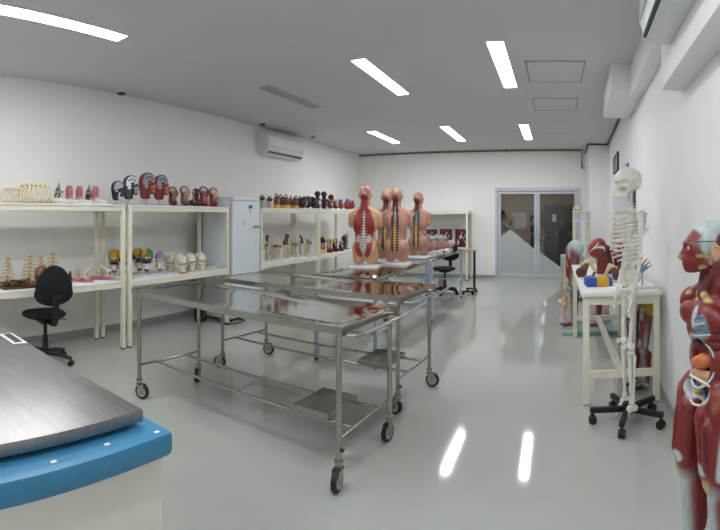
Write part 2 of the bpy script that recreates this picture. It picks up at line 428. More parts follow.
# conduit and cable
mb = MB(); mb.tube([(XL + 0.01, YB - 0.02, CEIL - 0.03), (0.64, YB - 0.02, CEIL - 0.03), (0.64, YB - 0.02, CEIL - 0.46), (0.715, YB - 0.02, CEIL - 0.46)], 0.022, 6)
for x in (-4.1, -2.6, -1.2, 0.2): mb.box((x - 0.015, YB - 0.045, CEIL - 0.06), (x + 0.015, YB, CEIL - 0.002))
tag(mb.build('cable_conduit', M_conduit), 'brown cable conduit along the top of the back wall', 'conduit')
mb = MB(); mb.tube([(0.715, YB - 0.3, CEIL - 0.13), (0.725, 10.58, CEIL - 0.02), (XR(10.58) - 0.025, 10.575, CEIL - 0.02), (XR(5.95) - 0.02, 5.95, CEIL - 0.02)], 0.02, 6)
tag(mb.build('cable', M_darkgrey), 'dark cable along the ceiling edge over the corner pier', 'cable')

# ------------------------------------------------------------------ air conditioners
def aircon(label, loc, rz, L, depth=0.23, H=0.31):
    t = thing('air_conditioner', label, 'air conditioner', loc, rz, group='split air conditioners')
    prof = [(0, 0), (0, H), (depth * 0.75, H), (depth * 0.97, H * 0.8), (depth, H * 0.35), (depth * 0.8, H * 0.06), (depth * 0.45, 0)]
    b = MB(); b.prism(prof, -L / 2, L / 2, 'x'); b.build('body', M_wplast, t, angle=25)
    p = MB(); p.prism([(depth * 0.985, H * 0.42), (depth * 0.97, H * 0.78), (depth * 0.99, H * 0.8), (depth * 1.015, H * 0.4)], -L / 2 + 0.02, L / 2 - 0.02, 'x'); p.build('front_panel', M_wplast, t, smooth=False)
    s = MB(); s.box((-L / 2 + 0.04, depth * 0.975, H * 0.33), (L / 2 - 0.04, depth * 1.004, H * 0.355)); s.build('seam', M_lgrey, t, smooth=False)
    l = MB(); l.prism([(depth * 0.5, -0.006), (depth * 0.78, H * 0.03), (depth * 0.80, H * 0.045), (depth * 0.5, 0.004)], -L / 2 + 0.06, L / 2 - 0.06, 'x'); l.build('louver', M_wplast, t, smooth=False)
    g = MB(); g.box((-L / 2 + 0.04, depth * 0.80, H * 0.05), (L / 2 - 0.04, depth * 0.90, H * 0.13)); g.build('outlet', M_black, t, smooth=False)
    return t
aircon('white split air conditioner high on the left wall', (XL, 7.6, 2.64), -pi / 2, 1.25, 0.24, 0.40)
aircon('white split air conditioner at the top right, close to the viewer', (XR(2.3) - 0.151, 2.3, 2.555), pi / 2 - 0.0455, 1.04, 0.19, 0.36)

# ------------------------------------------------------------------ shelf units
SZ_T, SZ_L = 1.64, 0.775
def shelf_unit(label, loc, rz, L, depth=0.58):
    # local: x along the length, front at y = 0, back at y = +depth
    t = thing('shelf_unit', label, 'shelf', loc, rz, group='cream two-tier shelf units')
    pw = 0.045
    for x in (0, L - pw):
        for y in (0, depth - pw):
            p = MB(); p.box((x, y, 0.015), (x + pw, y + pw, SZ_T - 0.02), bev=0.003); po = p.build('post', M_cream, t)
            q = MB(); q.box((x + 0.002, y + 0.002, 0), (x + pw - 0.002, y + pw - 0.002, 0.015)); q.build('foot', M_rubber, po, smooth=False)
    for z, nm in ((SZ_T, 'top'), (SZ_L, 'low')):
        fr = MB(); zz0, zz1 = z - 0.075, z - 0.02
        fr.box((pw, 0.004, zz0), (L - pw, 0.034, zz1)); fr.box((pw, depth - 0.034, zz0), (L - pw, depth - 0.004, zz1))
        fr.box((0.006, pw, zz0), (0.036, depth - pw, zz1)); fr.box((L - 0.036, pw, zz0), (L - 0.006, depth - pw, zz1))
        fr.build('shelf_frame', M_cream, t, smooth=False)
        b = MB(); b.box((0.0 if z > 1 else pw, -0.004 if z > 1 else 0.0, z - 0.02), (L if z > 1 else L - pw, depth, z), bev=0.002); b.build('shelf_board', M_white, t)
    return t
XS = -4.24
shelf_unit('cream shelf unit behind the office chair, with ribcages on top', (XS, 1.45, 0), pi / 2, 1.87)
shelf_unit('cream shelf unit left of the fridge, with coloured skulls below', (XS, 3.37, 0), pi / 2, 1.79)
shelf_unit('cream shelf unit right of the fridge, with jars on top', (XS, 5.93, 0), pi / 2, 1.83)
shelf_unit('cream shelf unit half hidden behind the flayed torso', (XS, 7.80, 0), pi / 2, 1.83)
shelf_unit('cream shelf unit against the back wall behind the black swivel chair', (-3.87, YB - 0.62, 0), 0, 1.83)

# ------------------------------------------------------------------ fridge
t = thing('fridge', 'white single-door fridge between two cream shelf units', 'fridge', (-4.2, 5.52, 0), pi / 2)
# local: x along the width (world +y), -y is the front (world +x)
b = MB(); b.box((-0.325, 0.05, 0.045), (0.325, 0.60, 1.77), bev=0.012); b.build('body', M_fridge, t)
b = MB(); b.box((-0.325, 0.0, 0.10), (0.325, 0.045, 1.73), bev=0.015); d = b.build('door', M_fridge, t)
h = MB(); h.box((0.13, -0.035, 1.345), (0.30, -0.008, 1.375), bev=0.008); h.box((0.27, -0.01, 1.345), (0.30, 0.002, 1.375)); h.build('handle', M_greyp, d)
h = MB(); h.box((0.035, -0.004, 1.625), (0.125, 0.001, 1.675)); h.build('sticker', mat('sticker_blue', '#2f62ad', 0.5), d, smooth=False)
h = MB(); h.box((0.055, -0.003, 1.56), (0.085, 0.001, 1.605)); h.build('small_magnet', M_yellow, d, smooth=False)
h = MB(); h.ell((-0.06, -0.001, 1.425), (0.018, 0.003, 0.022)); h.box((-0.09, -0.002, 1.375), (-0.03, 0.001, 1.385)); h.build('emblem', M_greyp, d)
b = MB(); b.box((-0.325, 0.0, 1.735), (0.325, 0.60, 1.79), bev=0.018); b.build('top_panel', M_fridge, t)
b = MB(); b.box((-0.29, 0.601, 0.05), (0.29, 0.64, 1.7)); b.build('back_grille', M_darkgrey, t, smooth=False)
for x in (-0.27, 0.27):
    for y in (0.08, 0.54):
        b = MB(); b.cyl((x, y, 0), (x, y, 0.05), 0.02, n=10); b.build('foot', M_black, t)
t = thing('voltage_regulator', 'small black voltage regulator on the floor left of the fridge', 'regulator', (-4.62, 4.97, 0), 0)
b = MB(); b.box((-0.07, -0.06, 0.012), (0.07, 0.06, 0.24), bev=0.01); b.build('case', M_black, t)
b = MB(); b.box((0.07, -0.045, 0.06), (0.074, 0.045, 0.2)); b.build('front_plate', M_darkgrey, t, smooth=False)
for x in (-0.05, 0.05):
    for y in (-0.04, 0.04):
        b = MB(); b.cyl((x, y, 0), (x, y, 0.014), 0.012, n=8); b.build('foot', M_rubber, t)
mb = MB(); mb.tube([(-4.54, 5.0, 0.10), (-4.48, 5.06, 0.05), (-4.4, 5.12, 0.012), (-4.2, 5.05, 0.010), (-4.13, 5.2, 0.010), (-4.15, 5.4, 0.010), (-4.35, 5.5, 0.010), (-4.5, 5.5, 0.02)], 0.010, 6)
tag(mb.build('power_cable', M_black), 'black power cable looping on the floor in front of the fridge', 'cable')

# ------------------------------------------------------------------ chest freezer
t = thing('chest_freezer', 'chest freezer with blue rim and steel lid in the near left corner', 'freezer', (-0.95, 0.915, 0), R(-3))
Lf, Wf = 1.95, 0.78
b = MB(); b.box((-Lf + 0.02, -Wf + 0.02, 0.06), (-0.02, -0.02, 0.86), bev=0.02); b.build('body', M_freezer, t)
b = MB(); b.box((-Lf, -Wf, 0.838), (0, 0, 0.905), bev=0.018); rim = b.build('rim', M_blue, t)
for x, y in ((-0.025, -0.05), (-0.035, -0.36), (-0.045, -0.20)):
    b = MB(); b.box((x - 0.005, y, 0.903), (x + 0.005, y + 0.015, 0.9062)); b.build('scratch', M_paper, rim, smooth=False)
b = MB(); b.box((-Lf + 0.1, -Wf + 0.09, 0.905), (-0.1, -0.09, 0.922)); b.build('gasket', M_black, t, smooth=False)
b = MB(); b.box((-Lf + 0.07, -Wf + 0.06, 0.919), (-0.075, -0.05, 0.954), bev=0.006); lid = b.build('lid', M_lid, t)
b = MB(); b.box((-1.06, -0.125, 0.9545), (-0.88, -0.06, 0.960), bev=0.002); pl = b.build('latch_plate', M_wplast, t)
b = MB(); b.box((-1.04, -0.11, 0.9605), (-0.90, -0.078, 0.963)); b.build('latch_slot', M_darkgrey, pl, smooth=False)
for x in (-Lf + 0.15, -0.15):
    for y in (-Wf + 0.12, -0.12):
        b = MB(); b.cyl((x, y, 0), (x, y, 0.065), 0.03, n=12); b.build('foot', M_black, t)

# ------------------------------------------------------------------ steel trolleys
def caster(parent, x, y, ang, zt):
    f = MB(); rw = 0.06
    f.cyl((x, y, zt - 0.012), (x, y, zt + 0.012), 0.026, n=14); f.cyl((x, y, zt - 0.03), (x, y, zt - 0.01), 0.018, n=12)
    dx, dy = cos(ang), sin(ang); px, py = -dy, dx
    cx, cy = x + dx * 0.03, y + dy * 0.03
    for s in (-1, 1):
        o = Vector((px * 0.021 * s, py * 0.021 * s, 0))
        Mx = Matrix.Translation(Vector((cx, cy, rw)) + o) @ Matrix.Rotation(ang, 4, 'Z')
        f.prism([(-0.045, 0.06), (0.025, 0.06), (0.02, -0.015), (-0.02, -0.015)], -0.002, 0.002, 'y')
        k = 8; f.v[-k:] = [tuple(Mx @ Vector(q)) for q in f.v[-k:]]
    f.box((x - 0.024, y - 0.024, zt - 0.034), (x + 0.024, y + 0.024, zt - 0.026))
    fo = f.build('caster', M_steel, parent)
    wv = MB()
    wv.cyl((cx - px * 0.015, cy - py * 0.015, rw), (cx + px * 0.015, cy + py * 0.015, rw), rw, n=24); wv.build('wheel', M_rubber, fo)
    wh = MB(); wh.cyl((cx - px * 0.017, cy - py * 0.017, rw), (cx + px * 0.017, cy + py * 0.017, rw), rw * 0.72, n=20); wh.build('wheel_disc', M_lgrey, fo)
def trolley(label, c, ang, angs):
    t = thing('steel_trolley', label, 'trolley', (c[0], c[1], 0), R(ang), group='stainless steel dissection trolleys')
    a, bb = 0.94, 0.33; zt = 0.90
    b = MB()
    # sheet-steel top: slightly dished plate with turned-down edges
    A, B = a + 0.045, bb + 0.045
    nx, ny = 24, 8; v = []; f = []
    for j in range(ny + 1):
        for i in range(nx + 1):
            x = -A + 2 * A * i / nx; y = -B + 2 * B * j / ny
            e = max(abs(x) - A + 0.10, abs(y) - B + 0.10, 0) / 0.10
            v.append((x, y, zt - 0.012 * (1 - e) ** 0.7))
    for j in range(ny):
        for i in range(nx): k = j * (nx + 1) + i; f.append((k, k + 1, k + nx + 2, k + nx + 1))
    b.raw(v, f)
    b.build('top_sheet', M_steeltop, t)
    e = MB(); h = 0.038
    e.box((-A - 0.004, -B - 0.004, zt - h), (A + 0.004, -B + 0.004, zt + 0.003)); e.box((-A - 0.004, B - 0.004, zt - h), (A + 0.004, B + 0.004, zt + 0.003))
    e.box((-A - 0.004, -B, zt - h), (-A + 0.004, B, zt + 0.003)); e.box((A - 0.004, -B, zt - h), (A + 0.004, B, zt + 0.003))
    e.build('edge_rim', M_steel, t, smooth=False)
    u = MB(); u.box((-A + 0.006, -B + 0.006, zt - h + 0.008), (A - 0.006, B - 0.006, zt - 0.016)); u.build('underside', M_steel, t, smooth=False)
    k = 0
    for x in (-a, a):
        for y in (-bb, bb):
            l = MB(); l.cyl((x, y, 0.145), (x, y, zt - h + 0.002), 0.0165, n=14); l.build('leg', M_steel, t)
            caster(t, x, y, R(angs[k]), 0.145); k += 1
        r = MB(); r.cyl((x, -bb, 0.27), (x, bb, 0.27), 0.011, n=10); r.build('end_rail', M_steel, t)
    for y in (-0.15, 0.17):
        r = MB(); r.cyl((-a, y, 0.27), (a, y, 0.27), 0.011, n=10); r.build('long_rail', M_steel, t)
    hd = MB(); x0 = A + 0.0
    hd.tube([(x0 - 0.02, -bb, zt - 0.05), (x0 + 0.05, -bb + 0.02, zt - 0.05), (x0 + 0.075, -bb + 0.09, zt - 0.05), (x0 + 0.075, bb - 0.09, zt - 0.05), (x0 + 0.05, bb - 0.02, zt - 0.05), (x0 - 0.02, bb, zt - 0.05)], 0.011, 8)
    hd.build('push_handle', M_steel, t)
    p = MB(); px0, px1 = 0.50, 0.77; z0 = 0.282
    p.box((px0, -0.17, z0), (px1, 0.19, z0 + 0.004)); p.box((px0, -0.17, z0), (px0 + 0.004, 0.19, z0 + 0.035)); p.box((px1 - 0.004, -0.17, z0), (px1, 0.19, z0 + 0.035))
    p.box((px0, -0.17, z0), (px1, -0.166, z0 + 0.035)); p.box((px0, 0.186, z0), (px1, 0.19, z0 + 0.035)); p.build('drain_pan', M_steel, t, smooth=False)
    kb = MB(); kb.cyl((a + 0.016, -bb, 0.215), (a + 0.03, -bb, 0.215), 0.011, n=10); kb.build('cap', M_rubber, t)
    return t
trolley('stainless steel trolley nearest to the viewer', (-2.062, 2.76), -5.0, (20, -60, -80, -95))
trolley('stainless steel trolley second in line, behind the nearest one', (-2.075, 3.83), -6.0, (-160, 15, 170, 0))

# ------------------------------------------------------------------ long steel tables with pale legs
def long_table(label, y0, y1):
    t = thing('steel_table', label, 'table', (-2.075, (y0 + y1) / 2, 0), 0, group='long tables under the torsos')
    W = 0.365; h = (y1 - y0) / 2; zt = 0.90
    b = MB(); b.box((-W, -h, zt - 0.035), (W, h, zt), bev=0.004); b.build('tabletop', M_steeltop, t)
    for x in (-W + 0.03, W - 0.03):
        for y in (-h + 0.03, h - 0.03):
            l = MB(); l.box((x - 0.018, y - 0.018, 0.025), (x + 0.018, y + 0.018, zt - 0.035)); lo = l.build('leg', M_blueleg, t, smooth=False)
            f = MB(); f.cyl((x, y, 0), (x, y, 0.028), 0.021, n=10); f.build('foot', M_black, lo)
        r = MB(); r.box((x - 0.012, -h + 0.048, 0.33), (x + 0.012, h - 0.048, 0.355)); r.build('side_rail', M_blueleg, t, smooth=False)
    for y in (-h + 0.03, h - 0.03):
        r = MB(); r.box((-W + 0.048, y - 0.012, 0.33), (W - 0.048, y + 0.012, 0.355)); r.build('end_rail', M_blueleg, t, smooth=False)
long_table('long steel-topped table with pale legs carrying the flayed torso', 4.34, 6.44)
long_table('long steel-topped table with pale legs carrying the lumpy organ models', 6.47, 8.66)

# ------------------------------------------------------------------ swivel chairs
def chair(label, loc, rz):
    # faces local +y, backrest at -y
    t = thing('office_chair', label, 'chair', loc, rz, group='black office chairs')
    for k in range(5):
        a = 2 * pi * k / 5 + 0.45; d = Vector((cos(a), sin(a), 0))
        l = MB(); l.tube([d * 0.02 + Vector((0, 0, 0.115)), d * 0.15 + Vector((0, 0, 0.105)), d * 0.29 + Vector((0, 0, 0.075))], [0.028, 0.024, 0.018], 8); lo = l.build('base_leg', M_black, t)
        c = MB(); q = Vector((-d.y, d.x, 0)); p = d * 0.285
        for s in (-1, 1): c.cyl(p + q * 0.006 * s + Vector((0, 0, 0.028)), p + q * 0.026 * s + Vector((0, 0, 0.028)), 0.028, n=14)
        c.cyl(p + Vector((0, 0, 0.03)), p + Vector((0, 0, 0.075)), 0.009, n=8); c.build('caster', M_black, lo)
    g = MB(); g.cyl((0, 0, 0.08), (0, 0, 0.28), 0.034, 0.027, n=16); g.cyl((0, 0, 0.28), (0, 0, 0.44), 0.02, n=14); g.build('gas_lift', M_black, t)
    m = MB(); m.box((-0.08, -0.12, 0.42), (0.08, 0.08, 0.455), bev=0.01); mo = m.build('mechanism', M_black, t)
    lv = MB(); lv.tube([(0.06, 0, 0.435), (0.2, 0.02, 0.43), (0.24, 0.02, 0.42)], 0.006, 6); lv.build('lever', M_black, mo)
    seat = sculpt('seat', [('e', (0, 0.03, 0.495), (0.235, 0.225, 0.048), M_fabric), ('e', (0.1, 0.05, 0.495), (0.13, 0.19, 0.045), M_fabric), ('e', (-0.1, 0.05, 0.495), (0.13, 0.19, 0.045), M_fabric)], 0.012, parent=t)
    b = MB(); b.tube([(0, -0.09, 0.44), (0, -0.24, 0.44), (0, -0.285, 0.52), (0, -0.285, 0.74)], [0.02, 0.02, 0.02, 0.018], 8, flat=1.9); bo = b.build('back_support', M_black, t)
    kn = MB(); kn.box((-0.05, -0.315, 0.70), (0.05, -0.27, 0.74), bev=0.008); kn.build('bracket', M_black, bo)
    bk = sculpt('backrest', [('e', (0, -0.235, 0.81), (0.205, 0.042, 0.195), M_fabric), ('e', (0, -0.23, 0.74), (0.215, 0.04, 0.12), M_fabric), ('e', (0, -0.235, 0.87), (0.165, 0.04, 0.155), M_fabric)], 0.012, parent=t)
    return t
chair('black office chair pushed under the shelf beside the freezer', (-4.3, 2.32, 0), R(83))
chair('black office chair beyond the long table near the back wall', (-2.14, 9.0, 0), R(170))
# over-bed table with black frame
t = thing('side_table', 'small table with brown top and black wheeled frame by the far chair', 'table', (-1.68, 9.16, 0), 0)
b = MB(); b.box((-0.20, -0.17, 0.83), (0.13, 0.17, 0.85), bev=0.005); b.build('tabletop', M_tan, t)
b = MB(); b.box((0.08, -0.02, 0.06), (0.12, 0.02, 0.83)); b.build('post', M_black, t, smooth=False)
b = MB(); b.box((-0.10, -0.22, 0.05), (0.12, -0.18, 0.08)); b.box((-0.10, 0.18, 0.05), (0.12, 0.22, 0.08)); b.box((0.08, -0.22, 0.05), (0.12, 0.22, 0.08)); b.build('base_frame', M_black, t, smooth=False)
for x in (-0.08, 0.1):
    for y in (-0.2, 0.2):
        b = MB(); b.cyl((x, y - 0.012, 0.026), (x, y + 0.012, 0.026), 0.026, n=14); b.box((x - 0.01, y - 0.016, 0.026), (x + 0.01, y + 0.016, 0.055)); b.build('caster', M_rubber, t)
t = thing('waste_bin', 'pale pink pedal bin with dark lid under the far end of the tables', 'bin', (-2.3, 9.45, 0), 0)
b = MB(); b.lathe([(0.085, 0), (0.1, 0.02), (0.105, 0.24)], n=20); b.build('body', M_pink2, t)
b = MB(); b.lathe([(0.112, 0.24), (0.108, 0.262), (0.03, 0.27)], n=20); b.build('lid', M_black, t)

# ------------------------------------------------------------------ right-hand work table
t = thing('work_table', 'cream wooden work table with white top along the right wall', 'table', (0, 0, 0), 0)
TX0, TX1, TY0, TY1, TZ = 0.205, 0.855, 3.72, 5.95, 0.90
b = MB(); b.box((TX0, TY0, TZ - 0.03), (TX1, TY1, TZ), bev=0.003); b.build('tabletop', M_white, t)
lw = 0.05
for x in (TX0 + 0.015, TX1 - 0.015 - lw):
    for y in (TY0 + 0.03, TY1 - 0.03 - lw):
        b = MB(); b.box((x, y, 0.012), (x + lw, y + lw, TZ - 0.03), bev=0.002); lo = b.build('leg', M_cream, t)
        b = MB(); b.box((x + 0.003, y + 0.003, 0), (x + lw - 0.003, y + lw - 0.003, 0.012)); b.build('foot', M_greyp, lo, smooth=False)
    b = MB(); b.box((x + 0.01, TY0 + 0.08, TZ - 0.10), (x + 0.04, TY1 - 0.08, TZ - 0.03)); b.build('side_apron', M_cream, t, smooth=False)
for y in (TY0 + 0.035, TY1 - 0.075):
    b = MB(); b.box((TX0 + 0.065, y, TZ - 0.10), (TX1 - 0.065, y + 0.035, TZ - 0.03)); b.build('end_apron', M_cream, t, smooth=False)
    b = MB(); b.box((TX0 + 0.065, y, 0.215), (TX1 - 0.065, y + 0.04, 0.27)); b.build('end_rail', M_cream, t, smooth=False)
b = MB(); b.box((0.505, TY0 + 0.075, 0.22), (0.555, TY1 - 0.075, 0.265)); b.build('centre_rail', M_cream, t, smooth=False)

# ================================================================== anatomical models
XV = 555.4
def ang(px): return (px - XV) / FPX
def sy(px, X): return X / tan(ang(px))          # distance along the wall of a shelf place
FRONT = -pi / 2                                  # local +y (face) turned into the room

# ---------------- ribcage builder (upright, faces +y), one mesh per rib
def rib_pts(i, n, z0, z1, wmax, dmax, s):
    u = i / (n - 1); z = z1 + (z0 - z1) * u
    wd = wmax * (0.55 + 0.45 * sin(pi * min(1, 0.15 + u * 0.72))); dp = dmax * (0.6 + 0.4 * sin(pi * min(1, 0.2 + u * 0.65)))
    drop = (z1 - z0) * (0.10 + 0.13 * u); end = 0.97 if u < 0.6 else 0.97 - 0.45 * (u - 0.6) / 0.4
    pts = []
    for k in range(11):
        a = pi * end * k / 10
        pts.append((s * (0.008 + wd * sin(a) ** 0.85 if 0 < a < pi else s * 0.008), -dmax * 0.62 - dp * 0.0 + (dp + dmax * 0.62) * (1 - cos(a)) / 2, z - drop * sin(a * 0.55) ** 1.2))
    return pts
def ribcage(parent, z0, z1, wmax, dmax, rad, m, n=11, sternum=True):
    for i in range(n):
        for s in (-1, 1):
            b = MB(); pts = rib_pts(i, n, z0, z1, wmax, dmax, s)
            b.tube(pts, rad, 6, flat=0.6); b.build('rib', m, parent)
    if sternum:
        pf = rib_pts(0, n, z0, z1, wmax, dmax, 1)[-1]; pg = rib_pts(6, n, z0, z1, wmax, dmax, 1)[-1]
        b = MB(); b.tube([(0, pf[1], pf[2] + rad), (0, pf[1] + rad, (pf[2] * 2 + pg[2]) / 3), (0, pg[1], pg[2]), (0, pg[1] - rad, pg[2] - rad * 4)], [rad * 2.6, rad * 2, rad * 2.2, rad * 0.8], 8, flat=1.0)
        b.build('sternum', m, parent)
def vertebrae(pts, n, r, m, mb=None, spin=1.6, side=1.5, mdisc=None):
    mb = mb or MB(); P = [Vector(p) for p in pts]
    for i in range(n):
        u = i / (n - 1) * (len(P) - 1); k = min(int(u), len(P) - 2); f = u - k
        p = P[k].lerp(P[k + 1], f); t = (P[k + 1] - P[k]).normalized(); seg = sum((P[j + 1] - P[j]).length for j in range(len(P) - 1)) / n
        rr = r * (1.25 - 0.5 * i / (n - 1))
        mb.cyl(p - t * seg * 0.38, p + t * seg * 0.38, rr, n=10, m=m)
        if mdisc: mb.cyl(p + t * seg * 0.36, p + t * seg * 0.64, rr * 0.92, n=8, m=mdisc)
        bk = Vector((0, -1, 0))
        mb.tube([p + bk * rr * 0.5, p + bk * rr * (0.6 + spin * 0.6) - t * seg * 0.1, p + bk * rr * (0.6 + spin) - t * seg * 0.4], [rr * 0.4, rr * 0.28, rr * 0.2], 6, m=m)
        for s in (-1, 1):
            mb.tube([p + bk * rr * 0.6, p + bk * rr * 0.9 + Vector((s * rr * side, 0, 0))], [rr * 0.3, rr * 0.2], 6, m=m)
    return mb
# ---------------- skull (faces +y, chin at z = 0)
def skull_prims(mc, mf, mj, mt=None):
    mt = mt or mj
    return [('e', (0, -0.012, 0.145), (0.070, 0.090, 0.073), mc), ('e', (0, 0.035, 0.128), (0.056, 0.047, 0.052), mc), ('e', (0, -0.05, 0.105), (0.052, 0.045, 0.045), mc),
            ('e', (0, 0.062, 0.078), (0.042, 0.028, 0.040), mf), ('e', (0, 0.066, 0.118), (0.052, 0.020, 0.012), mf), ('c', (-0.052, 0.052, 0.082), (-0.060, 0.0, 0.086), 0.010, 0.008, mf), ('c', (0.052, 0.052, 0.082), (0.060, 0.0, 0.086), 0.010, 0.008, mf),
            ('e', (0, 0.068, 0.045), (0.030, 0.022, 0.016), mt), ('c', (-0.046, 0.0, 0.065), (-0.040, 0.02, 0.018), 0.012, 0.012, mj), ('c', (0.046, 0.0, 0.065), (0.040, 0.02, 0.018), 0.012, 0.012, mj),
            ('c', (-0.040, 0.02, 0.018), (-0.014, 0.076, 0.014), 0.012, 0.013, mj), ('c', (0.040, 0.02, 0.018), (0.014, 0.076, 0.014), 0.012, 0.013, mj), ('c', (-0.014, 0.076, 0.014), (0.014, 0.076, 0.014), 0.014, 0.014, mj),
            ('e', (0, 0.07, 0.026), (0.028, 0.020, 0.010), mt), ('e', (0, 0.045, 0.04), (0.036, 0.036, 0.030), mj), ('e', (0, -0.01, 0.075), (0.045, 0.05, 0.035), mc)]
SK_DENT = [((-0.026, 0.085, 0.100), (0.024, 0.035, 0.021), (0, -0.045, 0)), ((0.026, 0.085, 0.100), (0.024, 0.035, 0.021), (0, -0.045, 0)), ((0, 0.095, 0.072), (0.015, 0.03, 0.020), (0, -0.03, 0)),
           ((-0.062, 0.03, 0.108), (0.02, 0.032, 0.028), (0.016, 0, 0)), ((0.062, 0.03, 0.108), (0.02, 0.032, 0.028), (-0.016, 0, 0))]
def skull_mesh(name, mc, mf, mj, mt=None, extra=(), voxel=0.0065):
    return sculpt(name, skull_prims(mc, mf, mj, mt) + list(extra), voxel, smooth=2, dents=SK_DENT, me_only=True)
ME_SKULL = skull_mesh('skull', M_bone, M_bone, M_bone, M_bonew)

# ================================================================== the standing skeleton
def five_star(t, r=0.27, rot=0.3, z=0.10):
    for k in range(5):
        a = 2 * pi * k / 5 + rot; d = Vector((cos(a), sin(a), 0)); q = Vector((-d.y, d.x, 0))
        b = MB(); Mx = Matrix.Rotation(a, 4, 'Z')
        b.box((0.02, -0.018, z - 0.02), (r, 0.018, z + 0.018), bev=0.004, M=Mx); lo = b.build('base_leg', M_black, t)
        c = MB(); p = d * (r - 0.02)
        for s in (-1, 1): c.cyl(p + q * 0.005 * s + Vector((0, 0, 0.03)), p + q * 0.024 * s + Vector((0, 0, 0.03)), 0.030, n=14)
        c.cyl(p + Vector((0, 0, 0.03)), p + Vector((0, 0, z)), 0.010, n=8); c.build('caster', M_black, lo)
    b = MB(); b.cyl((0, 0, z - 0.03), (0, 0, z + 0.04), 0.04, n=16); b.build('hub', M_black, t)
t = thing('skeleton_model', 'life-size standing human skeleton model on a black wheeled stand', 'skeleton', (0.53, 3.43, 0), R(99))
five_star(t, 0.28, R(9))
b = MB(); b.tube([(0, -0.02, 0.10), (0, -0.045, 0.5), (0, -0.06, 0.95), (0, -0.05, 1.02)], 0.010, 8); b.build('support_post', M_alu, t)
me = skull_mesh('skull', M_bonew, M_bonew, M_bonew); o = obj('skull', me, t, (0, 0.01, 1.632)); o.scale = (1.12, 1.12, 1.05)
sp = [(0, -0.015, 1.06), (0, 0.015, 1.13), (0, 0.01, 1.22), (0, -0.03, 1.34), (0, -0.045, 1.45), (0, -0.03, 1.55), (0, -0.005, 1.62), (0, -0.01, 1.68)]
vertebrae(sp, 24, 0.019, M_bonew, mdisc=M_bone).build('spine', None, t)
b = MB(); b.tube([(0.018, -0.015, 1.70), (0.022, -0.02, 1.6), (0.022, -0.04, 1.5)], 0.004, 5); b.build('artery', M_redb, t)
ribcage(t, 1.20, 1.53, 0.135, 0.128, 0.0085, M_bonew, 12)
